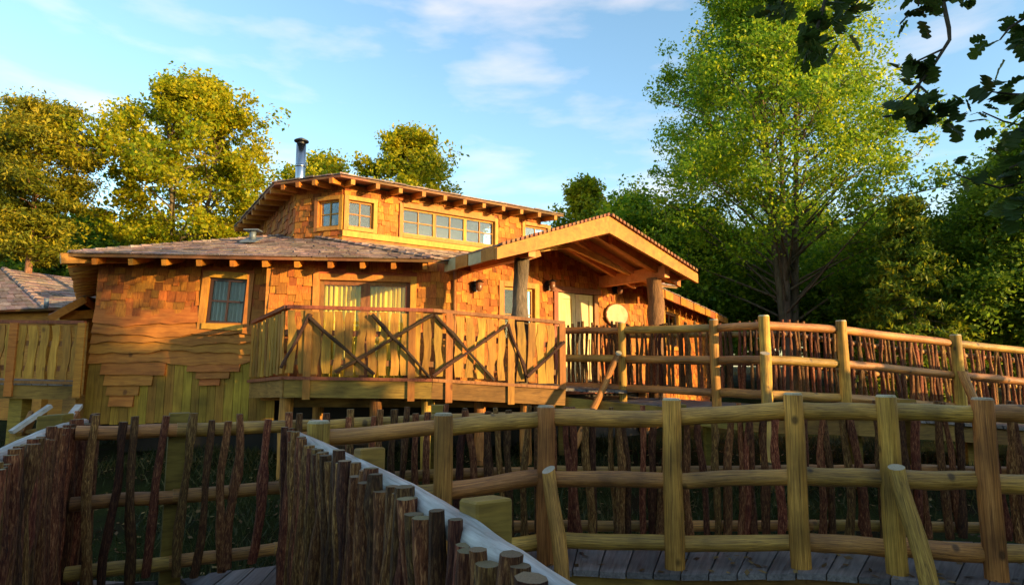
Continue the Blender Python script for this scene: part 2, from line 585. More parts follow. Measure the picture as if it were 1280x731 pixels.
RAILS = [log_mesh('rail_log', [M['rail'], M['cut']], n=14, rings=9, wob=0.07, rn=0.012, taper=0.05, seed=i) for i in range(6)]
GREY = [log_mesh('grey_log', [M['grey_rail'], M['cut']], n=14, rings=9, wob=0.10, rn=0.03, seed=20 + i) for i in range(3)]
POSTS = [log_mesh('post_log', [M['post'], M['cut']], n=16, rings=8, wob=0.05, rn=0.012, seed=40 + i, chamfer=0.012) for i in range(5)]
STICKS = [log_mesh('bark_stick', [M['bark'], M['bark_cut']], n=8, rings=11, wob=0.32, rn=0.09, taper=0.25, bend=0.55, seed=60 + i, knob=0.5) for i in range(14)]
POLES = [log_mesh('bark_pole', [M['dark_bark'], M['bark_cut']], n=8, rings=11, wob=0.3, rn=0.09, taper=0.25, bend=0.6, seed=130 + i, knob=0.5) for i in range(8)]
BRACES = [log_mesh('brace_log', [M['post'], M['cut']], n=12, rings=7, wob=0.15, rn=0.03, seed=90 + i) for i in range(3)]
for me in BRACES:
    for v in me.vertices:
        if v.co.z > 0.9:
            v.co.z -= 0.045 * v.co.y
        v.co.z += 0.0


def log(mesh, name, parent, a, b, r, spin=None, rnd=RD):
    a = Vector(a)
    b = Vector(b)
    d = b - a
    L = d.length
    z = d.normalized()
    x = z.cross(Vector((0.3, 0.9, 0.2)))
    if x.length < 0.1:
        x = z.cross(Vector((1, 0, 0)))
    x.normalize()
    y = z.cross(x)
    w = rnd.uniform(0, 6.28) if spin is None else spin
    x2 = x * math.cos(w) + y * math.sin(w)
    y2 = z.cross(x2)
    return place(mesh, name, parent, a, x2 * r, y2 * r, z * L)


def polyline_at(path, s):
    """path: list of Vectors; s metres along its plan"""
    for i in range(len(path) - 1):
        seg = path[i + 1] - path[i]
        l = math.hypot(seg.x, seg.y)
        if s <= l or i == len(path) - 2:
            return path[i] + seg * (s / l), Vector((seg.x / l, seg.y / l, 0))
        s -= l


def plan_len(path):
    return sum(math.hypot((b - a).x, (b - a).y) for a, b in zip(path[:-1], path[1:]))


def dense(path, k=6):
    """Catmull-Rom smoothing of a path"""
    out = []
    P = [path[0] * 2 - path[1]] + list(path) + [path[-1] * 2 - path[-2]]
    for i in range(1, len(P) - 2):
        for j in range(k):
            t = j / k
            a, b, c, d = P[i - 1], P[i], P[i + 1], P[i + 2]
            out.append(0.5 * ((2 * b) + (c - a) * t + (2 * a - 5 * b + 4 * c - d) * t * t + (3 * b - a - 3 * c + d) * t ** 3))
    out.append(path[-1])
    return out


def sticks(parent, path, spacing, off, zlo, zhi, r=(0.022, 0.034), seed=1, lean=0.03, skip=0.0, name='stake'):
    """stakes along a path of top-rail centres; off: side offset (+ = left of travel)"""
    rnd = random.Random(seed)
    L = plan_len(path)
    s = spacing * 0.5
    while s < L:
        p, d = polyline_at(path, s)
        nrm = Vector((-d.y, d.x, 0))
        rr = rnd.uniform(*r)
        a = p + nrm * (off + (rr if off > 0 else -rr)) + Vector((0, 0, zlo + rnd.uniform(-0.03, 0.03))) + d * rnd.uniform(-lean, lean)
        b = p + nrm * (off + (rr if off > 0 else -rr)) + Vector((0, 0, zhi + rnd.uniform(-0.045, 0.045))) + d * rnd.uniform(-lean, lean)
        if rnd.random() >= skip:
            log(rnd.choice(STICKS), name, parent, a, b, rr, rnd=rnd)
        s += spacing * rnd.uniform(0.75, 1.3)


# ------------------------------------------------------------------ ground
def ground_z(x, y):
    z = -0.42
    t = min(1, max(0, (y - 5.8) / 4.5))
    z += 0.55 * t * t * (3 - 2 * t)
    if y > 14:
        z += min(1.2, (y - 14) * 0.06)
    return z + 0.06 * math.sin(x * 1.7 + y) + 0.04 * math.sin(2.3 * y - x)


def build_ground():
    xs = sorted(set([-900, -500, -250, -120, -70] + [i * 1.0 for i in range(-45, 46)] + [70, 120, 250, 500, 900]))
    ys = sorted(set([-600, -300, -120, -60, -30] + [i * 1.0 for i in range(-20, 61)] + [80, 120, 250, 500, 1200]))
    mb = MB()
    for y in ys:
        for x in xs:
            mb.v.append((x, y, ground_z(x, y)))
    W = len(xs)
    for j in range(len(ys) - 1):
        for i in range(W - 1):
            mb.face((j * W + i, j * W + i + 1, (j + 1) * W + i + 1, (j + 1) * W + i))
    o = mb.build('ground', M['ground'], None, True, 'structure')
    return o


build_ground()

# ------------------------------------------------------------------ lower boardwalk and its fences
NV = [(397, 4.75, 549), (553, 4.9, 535.5), (681, 5.12, 522), (838, 4.97, 523), (991, 4.78, 513), (1107, 4.6, 514), (1227, 4.5, 517), (1345, 4.4, 519), (1480, 4.3, 520)]
N_top = [U(*v[:1], v[2], v[1]) for v in NV]
FV = [(100, 4.45, 538), (225, 4.72, 534), (352, 5.1, 530), (436, 5.4, 527), (548, 5.65, 521), (690, 5.72, 519), (850, 5.75, 520), (1010, 5.62, 516), (1140, 5.5, 514), (1285, 5.4, 516), (1420, 5.3, 517), (1560, 5.2, 518)]
F_top = [U(v[0], v[2], v[1]) for v in FV]
RAIL_H = 1.13


def deck_pt(p, out=0.0):
    return Vector((p.x, p.y, p.z - RAIL_H))


# near log fence, posts and three rails
fence_n = thing('log_rail_fence', 'round log post and rail fence along the outer edge of the lower boardwalk', 'fence', deck_pt(N_top[3]))
for i, p in enumerate(N_top):
    h = [0.14, 0.12, 0.10, 0.16, 0.135, 0.12, 0.115, 0.13, 0.13][i]
    base = -RAIL_H - 0.02 if i > 1 else -RAIL_H - 0.3
    log(POSTS[i % 5], 'post', fence_n, p + Vector((0, 0, base)), p + Vector((0.01, 0, h)), [0.085, 0.075, 0.073, 0.075, 0.071, 0.070, 0.070, 0.070, 0.070][i])
for k, dz in enumerate((0.0, -0.49, -0.97)):
    for i in range(len(N_top) - 1):
        a, b = N_top[i], N_top[i + 1]
        d = (b - a).normalized()
        fr = Vector((d.y, -d.x, 0)).normalized() * -0.055
        log(RAILS[(i + k * 2) % 6], 'rail', fence_n, a + Vector((0, 0, dz)) - d * 0.01 + fr, b + Vector((0, 0, dz + RD.uniform(-0.012, 0.012))) + d * 0.01 + fr, RD.uniform(0.060, 0.069))
for (a, b) in ((U(686, 586, 4.98), U(706, 740, 4.62)), (U(1120, 583, 4.40), U(1166, 745, 4.05))):
    o = log(BRACES[0], 'brace', fence_n, b + (b - a) * 0.12, a, 0.056, spin=0.0)

# far stake fence along the inner edge
fence_f = thing('stake_fence', 'bark covered stake fence behind the lower boardwalk, facing the log rails', 'fence', deck_pt(F_top[5]))
for k, dz in enumerate((-0.02, -0.50, -0.97)):
    for i in range(len(F_top) - 1):
        a, b = F_top[i] + Vector((0, 0, dz)), F_top[i + 1] + Vector((0, 0, dz))
        d = (b - a).normalized()
        log(RAILS[(i + k) % 6], 'rail', fence_f, a - d * 0.02, b + d * 0.02, RD.uniform(0.045, 0.052))
sticks(fence_f, F_top[:4], 0.145, -0.045, -1.06, 0.07, (0.024, 0.034), 5, 0.05)
sticks(fence_f, F_top[3:], 0.098, -0.045, -1.06, 0.07, (0.024, 0.036), 6, 0.06)
for i in (1, 4, 6, 8):
    p = F_top[i]
    d = (F_top[i + 1] - F_top[i]).normalized()
    n = Vector((-d.y, d.x, 0)) * 0.125
    mb = MB()
    q = p + n
    mb.bar(q + Vector((0, 0, -1.75)), q + Vector((0, 0, 0.10)), 0.14, 0.14, up=Vector((d.x, d.y, 0)))
    mb.build('post', M['fascia'], fence_f)
# rounded post heads beyond it
for (px, py, Y, dz) in ((397, 510, 7.2, 1), (427, 519, 6.9, 1), (556, 512, 7.0, 1), (614, 513, 7.2, 1)):
    pass

# C fence (beside the viewer) and L fence
C_top = [Uz(370, 547, 1.02), Uz(452, 588, 1.02), Uz(524, 628, 1.02), Uz(589, 671, 1.02), Uz(704, 756, 1.02)]
ext = (C_top[-1] - C_top[-2])
C_top.append(C_top[-1] + ext * 1.2 + Vector((0.05, 0.1, 0)))
C_top.append(C_top[-1] + ext * 1.5 + Vector((0.15, 0.2, 0)))
L_top = [Uz(104, 531, 1.09), Uz(60, 544, 1.09), Uz(0, 575, 1.09)]
e2 = (L_top[-1] - L_top[-2]).normalized()
L_top.append(L_top[-1] + e2 * 0.9 + Vector((0.04, 0, 0)))
L_top.append(L_top[-1] + e2 * 1.2 + Vector((0.15, 0, 0)))
L_top.append(L_top[-1] + e2 * 1.5 + Vector((0.3, 0, 0)))


def tube_rail(path, r, name, parent, mats):
    d = dense(path, 5)
    mb = MB()
    rn = random.Random(len(d))
    mb.tube([p + Vector((0, 0, rn.uniform(-0.003, 0.003))) for p in d], [r * rn.uniform(0.97, 1.03) for _ in d], 14)
    return mb.build(name, mats, parent, True)


fence_c = thing('stake_handrail_fence', 'close set stake fence with pale weathered handrail ending at the round corner post', 'fence', C_top[0] - Vector((0, 0, 1.1)))
fence_l = thing('stake_handrail_fence', 'curved close set stake fence with pale handrail, meeting the open stake fence', 'fence', L_top[0] - Vector((0, 0, 1.15)))
mgl = wood('weathered_curved_rail', [(0.16, 0.145, 0.12), (0.38, 0.36, 0.33), (0.56, 0.54, 0.51)], coord='pos', scale=(26, 0.9, 26), noise=2.2, rough=0.5, bump=0.5, rotz=-0.46, var=0.03, stain=0.3, spec=0.4)
for fn, path, sd in ((fence_c, C_top, -1), (fence_l, L_top, 1)):
    tube_rail(path, 0.052, 'handrail', fn, mgl)
    for dz in (-0.48, -0.92):
        tube_rail([p + Vector((0, 0, dz)) for p in path], 0.045, 'rail', fn, mgl)
sticks(fence_c, dense(C_top, 5), 0.078, -0.05, -1.16, 0.055, (0.026, 0.037), 21, 0.025)
sticks(fence_l, dense(L_top, 5), 0.074, 0.05, -1.2, 0.045, (0.025, 0.036), 22, 0.02)


def block_post(parent, p, w, dirv, top):
    d = Vector((dirv.x, dirv.y, 0)).normalized()
    s_ = Vector((-d.y, d.x, 0))
    h = w / 2
    base = -0.6
    z1 = top
    mb = MB()
    mb.hexa([Vector((p.x, p.y, base)) - d * h - s_ * h, Vector((p.x, p.y, base)) + d * h - s_ * h, Vector((p.x, p.y, base)) + d * h + s_ * h, Vector((p.x, p.y, base)) - d * h + s_ * h,
             Vector((p.x, p.y, z1 - 0.012)) - d * h - s_ * h, Vector((p.x, p.y, z1)) + d * h - s_ * h, Vector((p.x, p.y, z1)) + d * h + s_ * h, Vector((p.x, p.y, z1 - 0.012)) - d * h + s_ * h])
    o = mb.build('post', M['fascia'], parent)
    bv = o.modifiers.new('edge', 'BEVEL')
    bv.width = 0.008
    return o


cd = C_top[1] - C_top[0]
block_post(fence_c, Uz(462, 558, 1.12), 0.135, cd, 1.12)
block_post(fence_c, Uz(607, 620, 1.12), 0.135, cd, 1.12)
block_post(fence_c, Uz(720, 700, 1.12) + Vector((0.35, -0.9, 0)), 0.135, cd, 1.12)
block_post(fence_l, Uz(70, 517, 1.14), 0.2, Vector((1, 0.2, 0)), 1.14)


# boardwalk planks
def strip_planks(parent, A, B, width, name='plank', zoff=0.0, th=0.042, seed=0, trim=(0, 0)):
    """planks laid across between side lines A and B (lists of Vectors)"""
    rnd = random.Random(seed)
    LA, LB = plan_len(A), plan_len(B)
    n = max(2, int((LA + LB) / 2 / width))
    for i in range(n):
        t0, t1 = i / n, (i + 1) / n
        a0, _ = polyline_at(A, t0 * LA)
        a1, _ = polyline_at(A, t1 * LA)
        b0, _ = polyline_at(B, t0 * LB)
        b1, _ = polyline_at(B, t1 * LB)
        g = 0.006 / width
        ja, jb = rnd.uniform(-0.012, 0.012), rnd.uniform(-0.012, 0.012)
        zj = zoff + rnd.uniform(-0.004, 0.004)
        a0, a1 = a0.lerp(a1, g), a1.lerp(a0, g)
        b0, b1 = b0.lerp(b1, g), b1.lerp(b0, g)
        w = (b0 - a0).normalized()
        a0, a1 = a0 - w * (ja), a1 - w * ja
        b0, b1 = b0 + w * jb, b1 + w * jb
        ctr = (a0 + a1 + b0 + b1) / 4 + Vector((0, 0, zj))
        xax = ((b0 + b1) / 2 - (a0 + a1) / 2).normalized()
        yax = Vector((0, 0, 1)).cross(xax).normalized()
        zax = xax.cross(yax)

        def loc(p):
            q = p + Vector((0, 0, zj)) - ctr
            return (q.dot(xax), q.dot(yax), q.dot(zax))
        T = [loc(p) for p in (a0, b0, b1, a1)]
        area = sum(T[k][0] * T[(k + 1) % 4][1] - T[(k + 1) % 4][0] * T[k][1] for k in range(4))
        if area < 0:
            T = T[::-1]
        mb = MB()
        mb.hexa([(x, y, z - th) for x, y, z in T] + T)
        place(mb.mesh(name, M['plank']), name, parent, ctr, xax, yax, zax)


def side_shift(path, off):
    out = []
    for i, p in enumerate(path):
        d = (path[min(i + 1, len(path) - 1)] - path[max(i - 1, 0)])
        n = Vector((-d.y, d.x, 0)).normalized()
        out.append(p + n * off)
    return out


nd = [deck_pt(p) for p in N_top]
fd = [deck_pt(p) for p in F_top]
nA = side_shift(nd, -0.17)[1:]
fA = side_shift(fd, 0.16)[4:]
mb = MB()
for i in range(len(nA) - 1):
    a, b = nA[i], nA[i + 1]
    dn = Vector((-(b - a).y, (b - a).x, 0)).normalized() * 0.03
    zz = Vector((0, 0, -0.045))
    mb.hexa([a + dn + zz + Vector((0, 0, -0.26)), b + dn + zz + Vector((0, 0, -0.26)), b + dn * 1.9 + zz + Vector((0, 0, -0.26)), a + dn * 1.9 + zz + Vector((0, 0, -0.26)),
             a + dn + zz, b + dn + zz, b + dn * 1.9 + zz, a + dn * 1.9 + zz])
for i in range(1, len(nA)):
    q = nA[i] + Vector((0, 0.45, 0))
    mb.bar(q + Vector((0, 0, -1.0)), q + Vector((0, 0, -0.06)), 0.12, 0.12, up=Vector((0, 1, 0)))
bw = mb.build('boardwalk', M['fascia'], None, False, 'structure')
strip_planks(bw, nA, fA, 0.225, seed=3)
# the branch the viewer stands on
cA = [Vector((p.x + 0.1, p.y, -0.08)) for p in C_top][::-1]
lA = [Vector((p.x - 0.08, p.y, -0.08)) for p in L_top][::-1]
mb = MB()
for k in range(4):
    x0 = lerp(lA[0], cA[0], (k + 0.5) / 4)
    x1 = lerp(lA[-1], cA[-1], (k + 0.5) / 4)
    mb.bar(x0 + Vector((0, 0, -0.16)), x1 + Vector((0, 0, -0.16)), 0.06, 0.2)
for p in (lA[0], cA[0], lA[-1], cA[-1]):
    mb.bar(p + Vector((0, 0, -1.0)), p + Vector((0, 0, -0.06)), 0.12, 0.12, up=Vector((0, 1, 0)))
bw2 = mb.build('boardwalk', M['fascia'], None, False, 'structure')
strip_planks(bw2, lA, cA, 0.15, seed=4)
# fan of planks where the branch turns into the main boardwalk
jf = [fd[0] + Vector((-0.25, 0.16, 0)), fd[1] + Vector((0, 0.16, 0)), fd[2] + Vector((0, 0.16, 0)), fd[3] + Vector((0, 0.16, 0)), fd[4] + Vector((0, 0.16, 0))]
jn = [lA[-1] + Vector((0, 0.02, 0.0)), lerp(lA[-1], cA[-1], 0.55) + Vector((0, 0.02, 0)), cA[-1] + Vector((0, 0.02, 0)), nd[0] + Vector((0.1, -0.1, 0)), nA[0]]
strip_planks(bw2, jn, jf, 0.17, seed=5, zoff=0.0)

# ------------------------------------------------------------------ upper walkway
UV1 = [(703, 10.4, 413), (777, 9.9, 412.5), (892, 8.9, 410), (955, 8.2, 406), (1052, 8.4, 412), (1195, 9.0, 429), (1290, 9.25, 439), (1400, 9.6, 450)]
U1 = [U(v[0], v[2], v[1]) for v in UV1]
fence_u = thing('log_rail_fence', 'mossy round log post and rail fence on the raised ramp by the porch', 'fence', deck_pt(U1[3]))
for i, p in enumerate(U1):
    if i == 0:
        continue
    log(POSTS[(i + 2) % 5], 'post', fence_u, p + Vector((0, 0, -RAIL_H - 0.25)), p + Vector((0, 0, 0.13)), [0, 0.062, 0.066, 0.072, 0.07, 0.075, 0.07, 0.07][i])
for k, dz in enumerate((0.0, -0.46, -0.92)):
    for i in range(len(U1) - 1):
        a, b = U1[i], U1[i + 1]
        d = (b - a).normalized()
        fr = Vector((-d.y, d.x, 0)).normalized() * 0.05
        log(RAILS[(i + k * 3) % 6], 'rail', fence_u, a + Vector((0, 0, dz)) - d * 0.02 + fr, b + Vector((0, 0, dz)) + d * 0.02 + fr, RD.uniform(0.055, 0.062))
for (a, b, r) in ((U(774, 441, 9.75), U(738, 518, 9.2), 0.05), (U(957, 441, 8.0), U(958, 530, 7.5), 0.062), (U(1203, 464, 8.85), U(1225, 520, 8.3), 0.06)):
    log(BRACES[1], 'brace', fence_u, b + (b - a) * 0.5, a, r, spin=0.0)
sticks(fence_u, U1[:2], 0.085, 0.11, -1.0, 0.12, (0.020, 0.028), 33, 0.02)
U2 = [Vector((1.72, 11.35, U1[0].z)), Vector((2.75, 10.5, U1[1].z)), Vector((3.75, 9.62, U1[2].z)), Vector((4.25, 9.6, U1[3].z)), Vector((6.3, 10.2, U1[5].z)), Vector((7.7, 10.5, U1[6].z)), Vector((9.6, 10.9, U1[7].z))]
fence_u2 = thing('stake_fence', 'tall dense stake fence on the house side of the raised ramp', 'fence', deck_pt(U2[2]))
for dz in (-0.05, -0.5, -0.95):
    for i in range(len(U2) - 1):
        a, b = U2[i] + Vector((0, 0, dz)), U2[i + 1] + Vector((0, 0, dz))
        log(RAILS[i % 6], 'rail', fence_u2, a, b, 0.045)
sticks(fence_u2, U2[:4], 0.082, -0.045, -1.02, 0.13, (0.020, 0.030), 31, 0.03)
sticks(fence_u2, U2[3:], 0.092, -0.045, -1.02, 0.14, (0.020, 0.030), 32, 0.05)
ud = side_shift([deck_pt(p) for p in U1], -0.22)
u2d = side_shift([deck_pt(p) for p in U2], 0.12)
mb = MB()
for i in range(len(ud) - 1):
    a, b = ud[i], ud[i + 1]
    dn = Vector((-(b - a).y, (b - a).x, 0)).normalized() * 0.04
    zz = Vector((0, 0, -0.045))
    mb.hexa([a + dn + zz + Vector((0, 0, -0.22)), b + dn + zz + Vector((0, 0, -0.22)), b + dn * 3 + zz + Vector((0, 0, -0.22)), a + dn * 3 + zz + Vector((0, 0, -0.22)),
             a + dn + zz, b + dn + zz, b + dn * 3 + zz, a + dn * 3 + zz])
for i in range(0, len(ud)):
    q = ud[i] + Vector((0.1, 0.35, 0))
    mb.bar(Vector((q.x, q.y, -0.6)), q + Vector((0, 0, -0.06)), 0.13, 0.13, up=Vector((0, 1, 0)))
bw3 = mb.build('raised_ramp', M['fascia'], None, False, 'structure')
strip_planks(bw3, ud, u2d, 0.16, seed=8)


# ------------------------------------------------------------------ house
def hv(deg):
    a = math.radians(deg)
    return Vector((math.sin(a), math.cos(a), 0)), Vector((math.cos(a), -math.sin(a), 0))


class Wall:
    def __init__(self, a, b):
        self.a = Vector((a[0], a[1], 0))
        self.b = Vector((b[0], b[1], 0))
        self.u = (self.b - self.a).normalized()
        self.n = Vector((self.u.y, -self.u.x, 0))
        self.L = (self.b - self.a).length

    def uv(self, px, py):
        d = ray(px, py)
        c = Vector((0, 0, EYE))
        k = (self.a - c).dot(self.n) / d.dot(self.n)
        p = c + d * k
        return (p - self.a).dot(self.u), p.z

    def pt(self, u, z, off=0.0):
        return self.a + self.u * u + self.n * off + Vector((0, 0, z))

    def hexa(self, mb, u0, u1, z0, z1, o0, o1, m=0):
        return mb.hexa([self.pt(u0, z0, o1), self.pt(u1, z0, o1), self.pt(u1, z0, o0), self.pt(u0, z0, o0),
                        self.pt(u0, z1, o1), self.pt(u1, z1, o1), self.pt(u1, z1, o0), self.pt(u0, z1, o0)], m)

    def body(self, name, parent, z0, z1, holes, th=0.14, m=None, ztop=None):
        mb = MB()
        cuts = sorted({0.0, self.L} | {max(0, min(self.L, h[0])) for h in holes} | {max(0, min(self.L, h[1])) for h in holes})
        for a, b in zip(cuts[:-1], cuts[1:]):
            if b - a < 1e-4:
                continue
            mid = (a + b) / 2
            zs = [z0]
            for h in sorted([h for h in holes if h[0] < mid < h[1]], key=lambda h: h[2]):
                zs += [max(z0, h[2]), min(z1, h[3])]
            zs.append(z1)
            for k in range(0, len(zs), 2):
                if zs[k + 1] - zs[k] > 1e-3:
                    self.hexa(mb, a, b, zs[k], zs[k + 1], -th, 0.0)
        return mb.build(name, m or M['soffit'], parent)


# unit shingle: x -0.5..0.5, z 0..1, front towards -y
_sh = MB()
_sh.hexa([(-0.5, -1, 0), (0.5, -1, 0), (0.5, 0, 0), (-0.5, 0, 0), (-0.5, -0.25, 1), (0.5, -0.25, 1), (0.5, 0, 1), (-0.5, 0, 1)])
SHINGLE = _sh.mesh('shingle', M['shingle'])


def shingle_wall(wall, parent, joined, zb, zt, holes, ul=None, ur=None, course=0.15, wr=(0.085, 0.19), seed=0, single=True, jag=0.05):
    rnd = random.Random(seed)
    zbf = zb if callable(zb) else (lambda u: zb)
    ul = ul or (lambda z: 0.0)
    ur = ur or (lambda z: wall.L)
    ztf = zt if callable(zt) else (lambda u: zt)
    zmin = min(zbf(u) for u in np.linspace(0, wall.L, 12))
    zmax = max(ztf(u) for u in np.linspace(0, wall.L, 12))
    row = 0
    z = zmin
    cnt = 0
    while z < zmax:
        u = ul(z) + rnd.uniform(-0.03, 0)
        end = ur(z)
        while u < end - 0.02:
            w = rnd.uniform(*wr)
            u0, u1 = max(u, ul(z)), min(u + w, end)
            u += w
            zc = z + course * 0.5
            if u1 - u0 < 0.03 or zc < zbf((u0 + u1) / 2) or zc > ztf((u0 + u1) / 2) + 0.02:
                continue
            bad = False
            for h in holes:
                if h[2] - 0.02 < zc < h[3] + 0.02 and u1 > h[0] and u0 < h[1]:
                    if u0 < h[0] - 0.03:
                        u1 = h[0]
                    elif u1 > h[1] + 0.03:
                        u0 = h[1]
                    else:
                        bad = True
            if bad or u1 - u0 < 0.02:
                continue
            zz = z + rnd.uniform(-jag, jag * 0.5)
            ln = min(course + jag + 0.05, ztf((u0 + u1) / 2) + 0.05 - zz)
            if ln < 0.04:
                continue
            th = rnd.uniform(0.014, 0.038)
            w2 = (u1 - u0) - 0.005
            org = wall.pt((u0 + u1) / 2, zz, 0.001 + (row % 2) * 0.001)
            if single:
                tilt = rnd.uniform(-0.02, 0.02)
                ux = wall.u + Vector((0, 0, tilt))
                uz_ = Vector((0, 0, 1)) - wall.u * tilt
                place(SHINGLE, 'shingle', parent, org, ux * w2, -wall.n * th, uz_ * ln)
                cnt += 1
            else:
                b = len(joined.v)
                for vx, vy, vz in _sh.v:
                    joined.v.append(tuple(org + wall.u * (vx * w2) - wall.n * (vy * th) + Vector((0, 0, vz * ln))))
                for f in _sh.f:
                    joined.face([b + i for i in f])
        z += course
        row += 1
    return cnt


def window(parent, wall, uc, zc, w, h, rot=0.0, nx=2, ny=2, casing=0.09, frame=0.045, cm='casing', sm='sash', lights=1, curtain=None, depth=0.10, sill=True, proud=0.045, dark=True, bar=0.018, name='window', pane_in=0.055, glass='glass'):
    """w, h: the opening (casing lies outside it). Local x along the wall, -y outwards"""
    cr, sr = math.cos(rot), math.sin(rot)
    ux = wall.u * cr + Vector((0, 0, sr))
    uz_ = Vector((0, 0, cr)) - wall.u * sr
    org = wall.pt(uc, zc, 0.0)
    yy = -wall.n
    mb = MB()
    x0, x1, z0, z1 = -w / 2, w / 2, -h / 2, h / 2
    c = casing
    mb.box(x0 - c, x0, -proud, 0.10, z0 - c, z1 + c)
    mb.box(x1, x1 + c, -proud, 0.10, z0 - c, z1 + c)
    mb.box(x0, x1, -proud - 0.006, 0.10, z1, z1 + c)
    mb.box(x0 - (0.02 if sill else 0), x1 + (0.02 if sill else 0), -proud - (0.03 if sill else 0.006), 0.10, z0 - c * 0.9, z0)
    fr = place(mb.mesh('window_frame', M[cm]), name, parent, org, ux, yy, uz_)
    lw = w / lights

    def sub(m, nm, mat):
        o = bpy.data.objects.new(nm, m.mesh(nm, mat))
        COL.objects.link(o)
        o.parent = fr
        return o
    f = frame
    y0, y1 = 0.02, 0.065
    for i in range(lights):
        a = x0 + i * lw
        b = a + lw
        m = MB()
        m.box(a, a + f, y0, y1, z0, z1)
        m.box(b - f, b, y0, y1, z0, z1)
        m.box(a + f, b - f, y0, y1, z1 - f, z1)
        m.box(a + f, b - f, y0, y1, z0, z0 + f)
        iw, ih = (lw - 2 * f), (h - 2 * f)
        for k in range(1, nx):
            q = a + f + iw * k / nx
            m.box(q - bar / 2, q + bar / 2, y0 + 0.006, y1 - 0.006, z0 + f, z1 - f)
        for k in range(1, ny):
            q = z0 + f + ih * k / ny
            m.box(a + f, b - f, y0 + 0.008, y1 - 0.008, q - bar / 2, q + bar / 2)
        sub(m, 'sash', M[sm])
        for ix in range(nx):
            for iz in range(ny):
                m = MB()
                pa, pb = a + f + iw * ix / nx, a + f + iw * (ix + 1) / nx
                qa, qb = z0 + f + ih * iz / ny, z0 + f + ih * (iz + 1) / ny
                m.box(pa + 0.002, pb - 0.002, pane_in - 0.012, pane_in - 0.008, qa + 0.002, qb - 0.002)
                sub(m, 'pane', M[glass])
        if curtain:
            m = MB()
            n = 26
            for k in range(n + 1):
                t = k / n
                yk = depth + 0.036 * math.sin(t * 52 + i) + 0.012 * math.sin(t * 97)
                xk = a + f * 0.5 + (lw - f) * t
                m.v.append((xk, yk, z0 - 0.02))
                m.v.append((xk, yk * 0.98, z1 + 0.02))
            for k in range(n):
                m.face((2 * k, 2 * k + 2, 2 * k + 3, 2 * k + 1))
            sub(m, 'curtain', M[curtain])
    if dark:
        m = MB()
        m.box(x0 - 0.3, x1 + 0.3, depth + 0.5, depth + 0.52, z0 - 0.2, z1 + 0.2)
        sub(m, 'room_shade_panel', M['dark'])  # dark panel painted as the unlit room behind the glass
    return fr


e1, nC = hv(55)
eb = Vector((-nC.x, -nC.y, 0))
A0, A1 = (-6.72, 10.02), (-3.90, 10.16)
B0, B1 = (-3.97, 9.86), (-0.96, 10.53)
C0 = Vector((-0.96, 10.53, 0))


def CP(t, o, z=0.0):
    return C0 + e1 * t + nC * o + Vector((0, 0, z))


C1 = CP(4.6, 0)
E1 = C1 + hv(29)[0] * 6.6
wallA = Wall(A0, A1)
wallB = Wall(B0, B1)
wallC = Wall((C0.x, C0.y), (C1.x, C1.y))
wallE = Wall((C1.x, C1.y), (E1.x, E1.y))
FLOOR = 1.24
EAVE = 3.20
house = thing('timber_lodge', 'crooked cedar shingled lodge with clerestory windows and gabled porch', 'house', (-2.0, 12.0, 0.2))

TL, TR, TA = -0.40, 3.91, 1.755
OF = 1.95
EZ, AZ = 3.27, 4.02
TPL, TPR = 0.323, 3.375
OP = 1.45


def PZ(t):
    return AZ - (AZ - EZ) * abs(t - TA) / (TA - TL)


# --- wall A
ua0, za0 = wallA.uv(125, 338)
ua1, za1 = wallA.uv(104, 527)


def ulA(z):
    return ua0 + (ua1 - ua0) * (za0 - z) / (za0 - za1)


wl_ = wallA.uv(256, 347)
wr_ = wallA.uv(312, 406)
wc = wallA.uv(283.5, 376.5)
WA = (wc[0] - 0.33, wc[0] + 0.33, wc[1] - 0.40, wc[1] + 0.40)
body = MB()
zt = EAVE + 0.14
hA = WA


def wedge(mb, z0, z1, u1):
    mb.hexa([wallA.pt(ulA(z0), z0, 0), wallA.pt(u1, z0, 0), wallA.pt(u1, z0, -0.14), wallA.pt(ulA(z0), z0, -0.14),
             wallA.pt(ulA(z1), z1, 0), wallA.pt(u1, z1, 0), wallA.pt(u1, z1, -0.14), wallA.pt(ulA(z1), z1, -0.14)])


wedge(body, za1, hA[2], hA[0])
wedge(body, hA[2], hA[3], hA[0])
wedge(body, hA[3], zt, hA[0])
wallA.hexa(body, hA[0], hA[1], za1, hA[2], -0.14, 0)
wallA.hexa(body, hA[0], hA[1], hA[3], zt, -0.14, 0)
wallA.hexa(body, hA[1], wallA.L, za1, zt, -0.14, 0)
wA = body.build('wall', M['soffit'], house)
wA['label'] = 'leaning end wall of shingles, waney boards and skirting'
casA = (WA[0] - 0.1, WA[1] + 0.1, WA[2] - 0.1, WA[3] + 0.1)
zsh = wallA.uv(200, 397)[1]


def zbA(u):
    return zsh + 0.10 * math.sin(2.2 * u + 1.0) - 0.02 * (u > 2)


nsh = shingle_wall(wallA, wA, None, zbA, EAVE + 0.05, [casA], ul=ulA, course=0.135, wr=(0.085, 0.185), seed=2, jag=0.06)
rot = math.radians(-3.2)
window(house, wallA, wc[0], wc[1], WA[1] - WA[0] - 0.04, WA[3] - WA[2] - 0.04, rot=rot, nx=2, ny=2, casing=0.105, frame=0.05, curtain='grey_curtain', bar=0.03)


